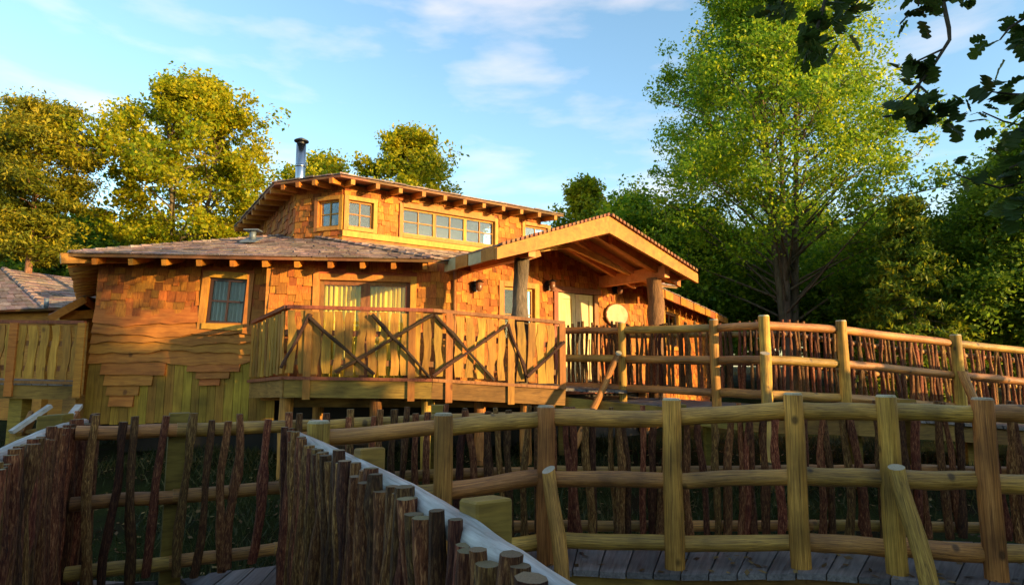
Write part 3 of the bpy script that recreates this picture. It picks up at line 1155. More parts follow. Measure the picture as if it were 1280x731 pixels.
def waney_board(wall, parent, u0, u1, z0, z1, seed, off=0.012, ulf=None, wav=0.026):
    rnd = random.Random(seed)
    n = max(6, int((u1 - u0) / 0.09))
    ph = [rnd.uniform(0, 6.28) for _ in range(4)]
    mb = MB()
    for k in range(n + 1):
        t = k / n
        ub = lerp(u0, u1, t)
        ut = ub
        if ulf:
            ub = lerp(ulf(z0), u1, t)
            ut = lerp(ulf(z1), u1, t)
        dz = wav * (math.sin(ph[0] + ub * 3.1) + 0.6 * math.sin(ph[1] + ub * 7.3) + 0.35 * math.sin(ph[2] + ub * 17)) + rnd.uniform(-0.003, 0.003)
        zb = z0 + dz
        for (uu, z, o) in ((ub, zb, off + 0.045), (ut, z1 + 0.02, off + 0.004), (ut, z1 + 0.02, 0.0), (ub, zb, 0.0)):
            mb.v.append(tuple(wall.pt(uu, z, o)))
    for k in range(n):
        b = 4 * k
        for q in ((0, 4, 5, 1), (1, 5, 6, 2), (2, 6, 7, 3), (3, 7, 4, 0)):
            mb.face([b + i for i in q])
    mb.face((0, 1, 2, 3))
    mb.face([4 * n + i for i in (3, 2, 1, 0)])
    return mb.build('board', M['waney'], parent)


ys = [384, 405, 419, 429, 440, 454]
for i in range(5):
    za = wallA.uv(200, ys[i])[1]
    zb = wallA.uv(200, ys[i + 1])[1]
    if i == 0:
        waney_board(wallA, wA, 0, casA[0] + 0.01, zb, za, 50 + i, 0.012, ulA)
        waney_board(wallA, wA, casA[1] - 0.01, wallA.L, zb, za, 56 + i, 0.012)
    else:
        waney_board(wallA, wA, 0, wallA.L, zb, za, 50 + i, 0.012 + 0.003 * (i % 2), ulA)
for i, (x0, x1, y0, y1) in enumerate([(129, 208, 454, 468), (133, 192, 468, 481), (136, 175, 481, 494), (139, 168, 494, 507), (236, 301, 455, 464), (247, 288, 464, 473), (251, 276, 474, 481)]):
    u0, za = wallA.uv(x0, y0)
    u1, zb = wallA.uv(x1, y1)
    waney_board(wallA, wA, u0, u1, zb, za, 80 + i, 0.030, None, 0.006)
zsk = wallA.uv(200, 452)[1]
u = ulA(za1)
k = 0
while u < wallA.L:
    w = RD.uniform(0.125, 0.15)
    mb = MB()
    z0 = za1 - 0.03 + RD.uniform(-0.02, 0.02)
    sh = (ulA(zsk) - ulA(z0)) * max(0, 1 - (u - ulA(za1)) / 1.2)
    o = 0.018 + RD.uniform(0, 0.006)
    mb.hexa([wallA.pt(u, z0, o), wallA.pt(u + w - 0.006, z0, o), wallA.pt(u + w - 0.006, z0, 0.001), wallA.pt(u, z0, 0.001),
             wallA.pt(u + sh, zsk, o), wallA.pt(u + w - 0.006 + sh * 0.98, zsk, o), wallA.pt(u + w - 0.006 + sh * 0.98, zsk, 0.001), wallA.pt(u + sh, zsk, 0.001)])
    mb.build('skirting_board', M['skirt'], wA)
    u += w
    k += 1
# left flank, edge on
flank = Wall((A0[0] - 4.0, A0[1] + 5.9), (wallA.pt(ulA(2.0), 0).x, wallA.pt(ulA(2.0), 0).y - 0.0))
flank.body('wall', house, 0.2, EAVE + 0.1, [])

# --- wall B with the patio door
pd0 = wallB.uv(399, 349)
pd1 = wallB.uv(514, 349)
DB = (pd0[0], pd1[0], FLOOR, pd0[1])
wB = wallB.body('wall', house, 1.02, EAVE + 0.14, [DB])
casB = (DB[0] - 0.09, DB[1] + 0.09, DB[2] - 0.1, DB[3] + 0.09)
nsh += shingle_wall(wallB, wB, None, FLOOR + 0.02, EAVE + 0.10, [casB], course=0.135, wr=(0.09, 0.175), seed=4, jag=0.05, ul=lambda z: 0.02 + (z - 2.0) * 0.06)
window(house, wallB, (DB[0] + DB[1]) / 2, (DB[2] + DB[3]) / 2, DB[1] - DB[0] - 0.02, DB[3] - DB[2] - 0.02, nx=1, ny=1, lights=2, casing=0.10, frame=0.075, sm='redwood', curtain='curtain', depth=0.105, sill=False, name='patio_door')
ret = Wall((wallA.pt(wallA.uv(333, 400)[0], 0).x - 0.02, 10.2), (B0[0] + 0.01, B0[1] + 0.01))
ret.body('wall', house, 1.02, EAVE + 0.1, [], th=0.1)

# --- wall C
joined = MB()
w3 = (*wallC.uv(628, 357), *wallC.uv(668, 420))
W3 = (w3[0], w3[2], FLOOR + 0.75, w3[1])
d3 = (*wallC.uv(696, 365), *wallC.uv(741, 365))
D3 = (d3[0], d3[2], FLOOR, max(d3[1], 2.98))
cas3 = (W3[0] - 0.09, W3[1] + 0.09, W3[2] - 0.09, W3[3] + 0.09)
casd = (D3[0] - 0.09, D3[1] + 0.09, D3[2], D3[3] + 0.10)
wC = wallC.body('wall', house, 1.02, EAVE + 0.20, [W3, D3])
shingle_wall(wallC, wC, joined, FLOOR + 0.02, (lambda u: max(EAVE + 0.12, PZ(u) - 0.10)), [cas3, casd], course=0.115, wr=(0.075, 0.155), seed=5, single=False, jag=0.04)
mb = MB()
for k in range(24):
    t0, t1 = max(0.0, TL) + (TR - 0.05 - max(0.0, TL)) * k / 24, max(0.0, TL) + (TR - 0.05 - max(0.0, TL)) * (k + 1) / 24
    za, zb_ = max(EAVE + 0.21, PZ(t0) - 0.06), max(EAVE + 0.21, PZ(t1) - 0.06)
    mb.hexa([CP(t0, 0, EAVE + 0.2), CP(t1, 0, EAVE + 0.2), CP(t1, -0.12, EAVE + 0.2), CP(t0, -0.12, EAVE + 0.2), CP(t0, 0, za), CP(t1, 0, zb_), CP(t1, -0.12, zb_), CP(t0, -0.12, za)])
mb.build('gable_infill', M['soffit'], wC)
window(house, wallC, (W3[0] + W3[1]) / 2, (W3[2] + W3[3]) / 2, W3[1] - W3[0] - 0.02, W3[3] - W3[2] - 0.02, nx=2, ny=2, casing=0.10, frame=0.05, sm='casing')
mb = MB()
for s0, s1 in ((D3[0] - 0.10, D3[0]), (D3[1], D3[1] + 0.10)):
    wallC.hexa(mb, s0, s1, FLOOR, D3[3] + 0.11, -0.08, 0.05)
wallC.hexa(mb, D3[0] - 0.16, D3[1] + 0.16, D3[3] + 0.0, D3[3] + 0.11, -0.08, 0.062)
dr = mb.build('door', M['redwood'], house)
mid = (D3[0] + D3[1]) / 2
for s0, s1 in ((D3[0] + 0.01, mid - 0.004), (mid + 0.004, D3[1] - 0.01)):
    mb = MB()
    wallC.hexa(mb, s0, s1, FLOOR + 0.02, D3[3] - 0.01, -0.06, -0.02)
    wallC.hexa(mb, s0, s0 + 0.09, FLOOR + 0.02, D3[3] - 0.01, -0.018, 0.005)
    wallC.hexa(mb, s1 - 0.09, s1, FLOOR + 0.02, D3[3] - 0.01, -0.018, 0.005)
    wallC.hexa(mb, s0 + 0.091, s1 - 0.091, D3[3] - 0.12, D3[3] - 0.01, -0.018, 0.004)
    wallC.hexa(mb, s0 + 0.091, s1 - 0.091, FLOOR + 0.85, FLOOR + 0.97, -0.018, 0.004)
    mb.build('door_leaf', M['door'], dr)
mb = MB()
mb.tube([wallC.pt(mid + 0.05, FLOOR + 0.9, 0.03), wallC.pt(mid + 0.05, FLOOR + 1.05, 0.03)], [0.012, 0.012], 8)
mb.build('handle', M['darkmetal'], dr, True)

# --- wall E
w5 = wallE.uv(829, 388)
w6 = wallE.uv(846, 388)
W5 = (w5[0], w6[0], w5[1] - 0.85, w5[1])
wE = wallE.body('wall', house, 0.2, EAVE + 0.06, [W5])
cas5 = (W5[0] - 0.09, W5[1] + 0.09, W5[2] - 0.09, W5[3] + 0.09)
shingle_wall(wallE, wE, joined, FLOOR - 0.6, EAVE - 0.02, [cas5], course=0.12, wr=(0.09, 0.18), seed=6, single=False)
window(house, wallE, (W5[0] + W5[1]) / 2, (W5[2] + W5[3]) / 2, W5[1] - W5[0] - 0.02, W5[3] - W5[2] - 0.02, nx=2, ny=2, casing=0.10)

# --- upper storey
UB, UT = 3.92, 4.86
Kc = Vector((*U(430, 250, 11.0).xy, 0))
hD = hv(110)[0]
Kl = Kc - hD * 1.06
Kr = Kc + e1 * 4.55
Kf = Kl + hv(-33)[0] * 4.2
wallD = Wall((Kl.x, Kl.y), (Kc.x, Kc.y))
wallU = Wall((Kc.x, Kc.y), (Kr.x, Kr.y))
wallS = Wall((Kf.x, Kf.y), (Kl.x, Kl.y))
q0, q1 = wallD.uv(399, 252), wallD.uv(427, 283)
WD = (q0[0], wallD.L - 0.07, q1[1], q0[1])
q2, q3 = wallU.uv(433, 252), wallU.uv(466, 287)
WU = (0.07, q3[0], q2[1] * 0 + WD[2], WD[3])
q4, q5 = wallU.uv(503, 259), wallU.uv(618, 300)
WV = (q4[0], q5[0], wallU.uv(503, 293)[1], q4[1])
q6, q7 = wallU.uv(655, 281), wallU.uv(684, 285)
WW = (q6[0], q7[0], WV[2], q6[1])
wD = wallD.body('wall', house, UB - 0.6, UT + 0.02, [WD])
wU = wallU.body('wall', house, UB - 0.6, UT + 0.02, [WU, WV, WW])
wS = wallS.body('wall', house, UB - 0.9, UT + 0.02, [])


def cas(h, c=0.085):
    return (h[0] - c, h[1] + c, h[2] - c, h[3] + c)


nsh += shingle_wall(wallD, wD, None, UB - 0.1, UT - 0.04, [cas(WD)], course=0.105, wr=(0.09, 0.17), seed=7, jag=0.03)
shingle_wall(wallU, wU, joined, UB + 0.05, UT - 0.04, [cas(WU), cas(WV), cas(WW)], course=0.115, wr=(0.09, 0.18), seed=8, single=False, jag=0.04)
shingle_wall(wallS, wS, joined, UB - 0.5, UT - 0.02, [], course=0.14, wr=(0.13, 0.26), seed=9, single=False, jag=0.04)
for wl2, h, nx, lights in ((wallD, WD, 2, 1), (wallU, WU, 2, 1), (wallU, WV, 2, 3), (wallU, WW, 2, 1)):
    window(house, wl2, (h[0] + h[1]) / 2, (h[2] + h[3]) / 2, h[1] - h[0] - 0.01, h[3] - h[2] - 0.01, nx=nx, ny=2, lights=lights, casing=0.075, frame=0.035, sm='casing', bar=0.02, sill=False, depth=0.4, glass='sky_glass')
# apron boards under the clerestory
for i, (z0, z1) in enumerate(((UB - 0.02, UB + 0.09), (UB + 0.085, WV[2] - 0.09))):
    mb = MB()
    wallU.hexa(mb, -0.02, wallU.L, z0, z1, 0.002, 0.045 - 0.012 * i)
    mb.build('apron_board', M['casing'], wU)
mb = MB()
joined.build('shingle_cladding', M['shingle'], house, False, 'stuff')
print('single shingles', nsh)


# --- roofs
def roof_face(parent, P0, P1, T0, T1, rows, wslate, under=0.05, seed=0, mat='slate', drop=0.0, th=0.016):
    """deck slab with courses of shingles; P eave left/right, T top left/right (outside view)"""
    P0, P1, T0, T1 = [Vector(p) for p in (P0, P1, T0, T1)]
    n = (P1 - P0).cross(T0 - P0).normalized()
    if n.z < 0:
        n = -n
    mb = MB()
    lo = n * (-under)
    for k in range(10):
        a, b = P0.lerp(P1, k / 10), P0.lerp(P1, (k + 1) / 10)
        c, d = T0.lerp(T1, (k + 1) / 10), T0.lerp(T1, k / 10)
        e = n * -0.006
        mb.hexa([a + lo, b + lo, c + lo, d + lo, a + e, b + e, c + e, d + e])
    deck = mb.build('roof', M['batten'], parent)
    rnd = random.Random(seed)
    sm = MB()
    for r in range(rows):
        t0, t1 = r / rows, (r + 1.35) / rows
        a0, b0 = P0.lerp(T0, t0), P1.lerp(T1, t0)
        a1, b1 = P0.lerp(T0, min(1, t1)), P1.lerp(T1, min(1, t1))
        L = (b0 - a0).length
        if L < 0.05:
            continue
        s = rnd.uniform(-wslate, 0)
        while s < L:
            w = wslate * rnd.uniform(0.7, 1.35)
            s0, s1 = max(0, s) / L, min(L, s + w - 0.004) / L
            s += w
            if s1 - s0 < 0.005:
                continue
            jd = rnd.uniform(-0.03, 0.015) if r > 0 else rnd.uniform(-0.03, 0.0)
            d = (a1 - a0).normalized() * jd
            q = [a0.lerp(b0, s0) + d, a0.lerp(b0, s1) + d, a1.lerp(b1, s1), a1.lerp(b1, s0)]
            lift = rnd.uniform(0.8, 1.5) * th
            sm.hexa([q[0] + n * (0.001 + lift * 0.4), q[1] + n * (0.001 + lift * 0.4), q[2] + n * 0.001, q[3] + n * 0.001,
                     q[0] + n * (lift * 1.6), q[1] + n * (lift * 1.6), q[2] + n * 0.006, q[3] + n * 0.006])
    sm.build('shingle_covering', M[mat], deck, False, 'stuff')
    return deck, n


E0 = Uz(86, 316.5, EAVE + 0.06)
Er = Uz(541, 324, EAVE + 0.06)
Ht = Vector((*wallS.pt(wallS.L - 0.9, 0).xy, UB + 0.22))
Hd = wallD.pt(wallD.L * 0.5, UB - 0.02, 0.0)
rf1, n1_ = roof_face(house, E0, Er, Ht, Hd, 11, 0.20, seed=1)
El = E0 + hv(-34)[0] * 6.0
roof_face(house, El, E0, Ht + hv(-34)[0] * 5, Ht, 8, 0.24, seed=2)
Erc = Er + e1 * 0.85
Urt = Vector((Kr.x, Kr.y, UB))
tE = (Er - C0).dot(e1)
zi = EAVE + 0.23
s0 = (TL + 0.12 - tE) / 5.9
s1 = (TR - 0.1 - tE) / 5.9
roof_face(house, Er, Er + e1 * 5.9 * s0, Hd, Hd.lerp(Urt, s0), 10, 0.2, seed=3)
roof_face(house, CP(TL + 0.12, -0.13, zi), CP(TR - 0.1, -0.13, zi), Hd.lerp(Urt, s0), Hd.lerp(Urt, s1), 8, 0.2, seed=4)
roof_face(house, Er + e1 * 5.9 * s1, Er + e1 * 5.9, Hd.lerp(Urt, s1), Urt, 10, 0.2, seed=5)
# hip caps
mb = MB()
for k in range(16):
    a = Er.lerp(Hd, k / 16)
    b = Er.lerp(Hd, (k + 1.25) / 16)
    d = (b - a).normalized()
    sd = d.cross(Vector((0, 0, 1))).normalized() * 0.075
    lf = Vector((0, 0, 0.055))
    mb.hexa([a - sd + Vector((0, 0, 0.02)), a + sd + Vector((0, 0, 0.02)), b + sd * 0.9 + Vector((0, 0, 0.012)), b - sd * 0.9 + Vector((0, 0, 0.012)), a - sd * 0.7 + lf, a + sd * 0.7 + lf, b + sd * 0.6 + lf * 0.6, b - sd * 0.6 + lf * 0.6])
mb.build('hip_cap', M['slate'], house)
mb = MB()
for k in range(22):
    a = E0.lerp(Ht, k / 22)
    b = E0.lerp(Ht, (k + 1.2) / 22)
    d = (b - a).normalized()
    sd = d.cross(Vector((0, 0, 1))).normalized() * 0.07
    lf = Vector((0, 0, 0.05))
    mb.hexa([a - sd + Vector((0, 0, 0.01)), a + sd + Vector((0, 0, 0.01)), b + sd * 0.9, b - sd * 0.9, a - sd * 0.7 + lf, a + sd * 0.7 + lf, b + sd * 0.6 + lf * 0.6, b - sd * 0.6 + lf * 0.6])
mb.build('hip_cap', M['slate'], house)


def rafter_tails(parent, a, b, inward, n, w=0.09, h=0.12, ln=0.75, drop=-0.10, rise=0.12, mat='larch', name='rafter_tail', start=0.0):
    a, b = Vector(a), Vector(b)
    for k in range(n):
        p = a.lerp(b, start + (1 - start) * (k + 0.5) / n) + Vector((0, 0, drop)) - inward * RD.uniform(-0.03, 0.03)
        mb = MB()
        mb.bar(p, p + inward * ln + Vector((0, 0, rise)), w, h)
        mb.build(name, M[mat], parent)


inA = Vector((-(Er - E0).y, (Er - E0).x, 0)).normalized()
for px in (128, 170, 209, 250, 290, 329, 368, 409, 449, 488, 528):
    t = (Uz(px, 320, EAVE + 0.06).x - E0.x) / (Er.x - E0.x)
    p = E0.lerp(Er, t) + inA * 0.03 + Vector((0, 0, -0.115))
    mb = MB()
    mb.bar(p, p + inA * 0.75 + Vector((0, 0, 0.2)), 0.07, 0.095)
    mb.build('rafter_tail', M['larch'], house)
rafter_tails(house, E0, El, Vector((0.83, 0.56, 0)), 11, 0.12, 0.14, 0.7, -0.12, 0.2)
mb = MB()
mb.bar(E0 + Vector((-0.12, 0.0, -0.085)), E0 + Vector((0.75, 0.75, 0.07)), 0.12, 0.16)
mb.build('rafter_tail', M['larch'], house)

# upper roof
oe = 0.45
mD, mU, mS = wallD.n, wallU.n, wallS.n


def corner(p, na, nb, o):
    m = (na + nb).normalized()
    return p + m * (o / max(0.3, m.dot(na)))


K = [Kf + mS * oe, corner(Kl, mS, mD, oe), corner(Kc, mD, mU, oe), Kr + mU * oe + e1 * 0.3]
zr = UT + 0.04
bk = [K[0] + Vector((1.5, 2.2, 0)), Kr + eb * 3.2 + e1 * 0.3]
top = [Vector((q.x, q.y, zr)) for q in K]
in_pts = [Kf + Vector((2.2, 0.6, 0)), Kl + Vector((1.1, 2.6, 0)), Kc + Vector((0.7, 3.0, 0)), Kr + eb * 2.6 + e1 * 0.3]
tin = [Vector((q.x, q.y, zr + 0.36)) for q in in_pts]
for i in range(3):
    roof_face(house, top[i], top[i + 1], tin[i], tin[i + 1], 8, 0.2, seed=20 + i, under=0.045)
mb = MB()
b0 = len(mb.v)
mb.hexa([tin[0] + Vector((0, 0, -0.1)), tin[1] + Vector((0, 0, -0.1)), tin[2] + Vector((0, 0, -0.1)), tin[3] + Vector((0, 0, -0.1)), tin[0], tin[1], tin[2], tin[3]])
mb.build('roof_top', M['batten'], house)
rafter_tails(house, top[0], top[1], -mS, 9, 0.10, 0.10, 0.6, -0.10, 0.06)
rafter_tails(house, top[1], top[2], -mD, 4, 0.075, 0.09, 0.55, -0.10, 0.06)
rafter_tails(house, top[2], top[3], -mU, 11, 0.075, 0.09, 0.55, -0.10, 0.06)

# main eave beyond the corner and the low wing's eave
eE = hv(29)[0]
nE = hv(29)[1]
wa = Er + e1 * 5.4
wz = EAVE - 0.04
wing0 = Vector((*(C1 + nE * 0.5 - eE * 0.8).xy, wz))
wing1 = Vector((*(E1 + nE * 0.5 + eE * 0.5).xy, wz - 0.12))
roof_face(house, wing0, wing1, wing0 - nE * 2.6 + Vector((0, 0, 0.92)), wing1 - nE * 2.6 + Vector((0, 0, 0.92)), 10, 0.25, seed=31)
nfp = 12
for k in range(nfp):
    a = wing0.lerp(wing1, k / nfp)
    b = wing0.lerp(wing1, (k + 0.93) / nfp)
    mb = MB()
    dz = Vector((0, 0, -0.10))
    mb.bar(a + dz + nE * 0.012 * (k % 2), b + dz + nE * 0.012 * (k % 2), 0.05, 0.17)
    mb.build('fascia_board', M['larch'] if k % 2 else M['soffit'], house)

# --- porch
porch = MB()


d_, n_ = roof_face(house, CP(TL, 0.30, EZ), CP(TL, OF, EZ), CP(TA, -1.5, AZ), CP(TA, OF, AZ), 12, 0.18, seed=41, under=0.035)
d_.name = 'porch_roof'
porch = d_
porch.data.materials[0] = M['bounce_glow']
d2, n_ = roof_face(house, CP(TR, OF, EZ), CP(TR, 0.0, EZ), CP(TA, OF, AZ), CP(TA, -1.5, AZ), 12, 0.18, seed=42, under=0.035)
d2.name = 'porch_roof'
d2.data.materials[0] = M['bounce_glow']


def porch_board(t0, t1, o0, o1, z_off, depth, name, mat, d2=None):
    """sloping board following the roof from t0 to t1, between outward distances o0 and o1"""
    mb = MB()
    za, zb_ = PZ(t0) + z_off, PZ(t1) + z_off
    d2 = depth if d2 is None else d2
    mb.hexa([CP(t0, o1, za - depth), CP(t1, o1, zb_ - d2), CP(t1, o0, zb_ - d2), CP(t0, o0, za - depth),
             CP(t0, o1, za), CP(t1, o1, zb_), CP(t1, o0, zb_), CP(t0, o0, za)])
    return mb.build(name, M[mat], porch)


porch_board(TL - 0.06, TA + 0.0, OF - 0.05, OF + 0.012, -0.012, 0.17, 'bargeboard', 'larch', 0.28)
porch_board(TA + 0.002, TR + 0.06, OF - 0.05, OF + 0.012, -0.012, 0.28, 'bargeboard', 'larch', 0.17)
# scalloped shingle ends along the verge
mb = MB()
for side in (0, 1):
    for k in range(26):
        t0 = lerp(TL, TA, k / 26) if side == 0 else lerp(TR, TA, k / 26)
        t1 = lerp(TL, TA, (k + 0.62) / 26) if side == 0 else lerp(TR, TA, (k + 0.62) / 26)
        if t0 > t1:
            t0, t1 = t1, t0
        mb.hexa([CP(t0, OF + 0.06, PZ(t0) + 0.0), CP(t1, OF + 0.06, PZ(t1) + 0.0), CP(t1, OF - 0.05, PZ(t1)), CP(t0, OF - 0.05, PZ(t0)),
                 CP(t0, OF + 0.06, PZ(t0) + 0.045), CP(t1, OF + 0.06, PZ(t1) + 0.045), CP(t1, OF - 0.05, PZ(t1) + 0.045), CP(t0, OF - 0.05, PZ(t0) + 0.045)])
mb.build('verge_shingle', M['redwood'], porch, False, 'stuff')
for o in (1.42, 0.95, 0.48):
    porch_board(TL + 0.06, TA - 0.01, o - 0.04, o + 0.04, -0.05, 0.13, 'rafter', 'bounce_glow')
    porch_board(TA + 0.01, TR - 0.06, o - 0.04, o + 0.04, -0.05, 0.13, 'rafter', 'bounce_glow')
porch_board(TA + 0.4, TR + 0.02, OF - 0.42, OF - 0.36, -0.06, 0.17, 'rafter', 'larch')
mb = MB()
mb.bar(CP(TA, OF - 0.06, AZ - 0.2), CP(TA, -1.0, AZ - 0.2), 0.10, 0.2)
mb.build('ridge_beam', M['bounce_glow'], porch)
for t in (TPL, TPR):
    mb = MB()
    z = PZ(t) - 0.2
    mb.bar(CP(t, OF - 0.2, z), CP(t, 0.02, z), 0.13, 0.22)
    mb.build('plate_beam', M['bounce_glow'], porch)
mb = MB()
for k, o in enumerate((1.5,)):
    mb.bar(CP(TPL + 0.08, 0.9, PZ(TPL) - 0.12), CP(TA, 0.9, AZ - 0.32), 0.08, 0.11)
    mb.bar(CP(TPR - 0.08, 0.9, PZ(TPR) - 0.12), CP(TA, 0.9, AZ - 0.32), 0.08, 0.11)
mb.build('truss', M['bounce_glow'], porch)
# post brackets and fascia on the left eave
nf = 4
for k in range(nf):
    o0 = 0.32 + (OF - 0.1 - 0.32) * k / nf
    o1 = 0.32 + (OF - 0.1 - 0.32) * (k + 0.97) / nf
    mb = MB()
    mb.bar(CP(TL + 0.01 - 0.012 * (k % 2), o0, EZ - 0.08), CP(TL + 0.01 - 0.012 * (k % 2), o1, EZ - 0.08), 0.045, 0.19)
    mb.build('fascia_board', M['disc'] if k % 2 == 0 else M['larch'], porch)
for k in range(nf):
    o0 = 0.02 + (OF - 0.1 - 0.02) * k / nf
    o1 = 0.02 + (OF - 0.1 - 0.02) * (k + 0.97) / nf
    mb = MB()
    mb.bar(CP(TR - 0.0, o0, EZ - 0.05), CP(TR - 0.0, o1, EZ - 0.05), 0.04, 0.12)
    mb.build('fascia_board', M['larch'], porch)
PM1 = log_mesh('porch_post', [M['trunk_post'], M['cut']], n=18, rings=16, wob=0.14, rn=0.05, taper=0.15, seed=301, knob=0.25)
PM2 = log_mesh('porch_post', [M['bark_red'], M['cut']], n=18, rings=16, wob=0.12, rn=0.05, taper=0.12, seed=302, knob=0.2)
o = log(PM1, 'porch_post', porch, CP(TPL, OP, FLOOR - 0.02), CP(TPL, OP, PZ(TPL) - 0.29), 0.12, spin=0.5)
o = log(PM2, 'porch_post', porch, CP(TPR, OP, 0.9), CP(TPR, OP, PZ(TPR) - 0.29), 0.135, spin=1.5)
mb = MB()
mb.bar(CP(TPL, OP + 0.02, PZ(TPL) - 0.28), CP(TPL + 0.33, OP + 0.02, PZ(TPL) - 0.16), 0.10, 0.14)
mb.build('bracket', M['larch'], porch)

# --- veranda
FLV = FLOOR
R0 = U(318, 403, 9.95)
R1 = U(360, 383.5, 8.6)
R2 = U(541, 388, 8.95)
R4 = U(705, 403.5, 9.55)
ver = thing('veranda', 'raised veranda with wavy pine board balustrade and crossed bark poles', 'veranda', (-1.2, 9.3, 0.2))
BOARDS = []
for i in range(8):
    r = random.Random(500 + i)
    mb = MB()
    n = 9
    ph = [r.uniform(0, 6.28) for _ in range(4)]
    for k in range(n + 1):
        t = k / n
        c = 0.13 * math.sin(ph[0] + t * 6) + 0.05 * math.sin(ph[1] + t * 13)
        wd = 0.5 + 0.05 * math.sin(ph[2] + t * 8) + 0.03 * math.sin(ph[3] + 17 * t)
        for x, y in ((c - wd, -0.5), (c + wd, -0.5), (c + wd, 0.5), (c - wd, 0.5)):
            mb.v.append((x, y, t))
    for k in range(n):
        b = 4 * k
        for q in ((0, 1, 5, 4), (1, 2, 6, 5), (2, 3, 7, 6), (3, 0, 4, 7)):
            mb.face([b + j for j in q])
    mb.face((3, 2, 1, 0))
    mb.face([4 * n + j for j in (0, 1, 2, 3)])
    BOARDS.append(mb.mesh('balustrade_board', M['pine']))


def balustrade(parent, Pa, Pb, zba, zbb, spacing=0.150, wboard=0.112, seed=0, side_dark=False):
    """Pa, Pb top-rail centre ends; zba/zbb bottom of the boards"""
    rnd = random.Random(seed)
    w = Wall((Pa.x, Pa.y), (Pb.x, Pb.y))
    n = int(w.L / spacing)
    for k in range(n):
        u = (k + 0.5) * w.L / n
        t = u / w.L
        zt_ = lerp(Pa.z, Pb.z, t) - 0.045 + rnd.uniform(-0.02, 0.0)
        zb_ = lerp(zba, zbb, t) + rnd.uniform(-0.015, 0.015)
        place(rnd.choice(BOARDS), 'board', parent, w.pt(u + rnd.uniform(-0.008, 0.008), zb_, 0.03), w.u * wboard * rnd.uniform(0.9, 1.08), -w.n * 0.024, Vector((rnd.uniform(-0.01, 0.01), 0, 1)) * (zt_ - zb_))
    mb = MB()
    mb.bar(Pa, Pb, 0.10, 0.05)
    mb.build('top_rail', M['redwood'], parent)
    for f in (0.18, 0.62):
        mb = MB()
        mb.bar(w.pt(0, lerp(zba, Pa.z, f), -0.01), w.pt(w.L, lerp(zbb, Pb.z, f), -0.01), 0.045, 0.08)
        mb.build('back_rail', M['redwood'], parent)
    return w


zb1 = U(355, 467, 8.6).z
zb2 = U(541, 470, 8.95).z
zb4 = U(700, 480, 9.55).z
zb0 = U(318, 472, 9.95).z
V0 = balustrade(ver, R0, R1, zb0, zb1, seed=1)
V1 = balustrade(ver, R1, R2, zb1, zb2, seed=2)
V2 = balustrade(ver, R2, R4, zb2, zb4, seed=3)
for wl3, (xt, yt, xb, yb) in ((V1, (389, 388, 381, 499)), (V1, (518, 390, 511, 501)), (V2, (563, 392, 558, 503)), (V2, (639, 399, 636, 505)), (V2, (703, 405, 700, 484))):
    ut, zt_ = wl3.uv(xt, yt)
    ub, zb_ = wl3.uv(xb, yb)
    uc = (ut + ub) / 2
    mb = MB()
    wl3.hexa(mb, uc - 0.05, uc + 0.05, zb_, zt_, 0.045, 0.068)
    mb.build('post', M['redpost'], ver)
for i, (w_, a, b) in enumerate(((V1, (390, 393), (353, 460)), (V1, (388, 398), (469, 467)), (V1, (420, 465), (541, 394)), (V1, (466, 393), (537, 472)), (V2, (543, 394), (616, 475)), (V2, (540, 470), (633, 406)), (V2, (634, 405), (656, 473)), (V2, (656, 470), (703, 428)))):
    ua, zz0 = w_.uv(*a)
    ub, zz1 = w_.uv(*b)
    off = 0.088 + 0.014 * (i % 2)
    log(POLES[i], 'crossed_pole', ver, w_.pt(ua, zz0, off), w_.pt(ub, zz1, off), 0.022)
# deck edge beams, floor and supports
for (w_, za, zb_) in ((V0, zb0, zb1), (V1, zb1, zb2), (V2, zb2, zb4)):
    mb = MB()
    mb.bar(w_.pt(0, za - 0.20, 0.0), w_.pt(w_.L, zb_ - 0.20, 0.0), 0.06, 0.24)
    mb.build('edge_beam', M['fascia'], ver)
    mb = MB()
    mb.bar(w_.pt(0, za - 0.055, 0.02), w_.pt(w_.L, zb_ - 0.055, 0.02), 0.10, 0.045)
    mb.build('edge_trim', M['redwood'], ver)
back = [wallA.pt(wallA.L - 0.3, 0), Vector((*wallB.pt(1.5, 0).xy, 0)), Vector((*wallC.pt(0.3, 0).xy, 0)), Vector((*wallC.pt(3.6, 0).xy, 0))]
fl_f = [Vector((R1.x, R1.y, zb1 - 0.06)), Vector((R2.x, R2.y, zb2 - 0.06)), Vector((R4.x, R4.y, zb4 - 0.06)), Vector((1.75, 9.75, FLOOR - 0.06))]
fl_b = [Vector((p.x, p.y, FLOOR + 0.02)) for p in back]
fl_b[-1] = Vector((3.0, 11.6, FLOOR - 0.02))
fl_b[-2] = Vector((*wallC.pt(2.6, 0).xy, FLOOR))
strip_planks(ver, fl_f, fl_b, 0.19, name='deck_plank', seed=9)
for i, (px, Y, r) in enumerate(((358, 8.95, 0.10), (398, 9.9, 0.09), (470, 9.1, 0.09), (535, 9.2, 0.10), (600, 9.6, 0.09), (657, 9.6, 0.09))):
    q = U(px, 500, Y)
    log(POSTS[i % 5], 'support_post', ver, Vector((q.x, q.y, ground_z(q.x, q.y) - 0.1)), Vector((q.x, q.y, 1.12)), r)
mb = MB()
mb.bar(Vector((-3.3, 9.4, 1.05)), Vector((0.9, 10.1, 1.0)), 0.12, 0.2)
mb.bar(Vector((0.7, 9.75, 0.99)), Vector((3.2, 8.3, 0.80)), 0.10, 0.2)
mb.build('joist', M['fascia'], ver)
mb = MB()
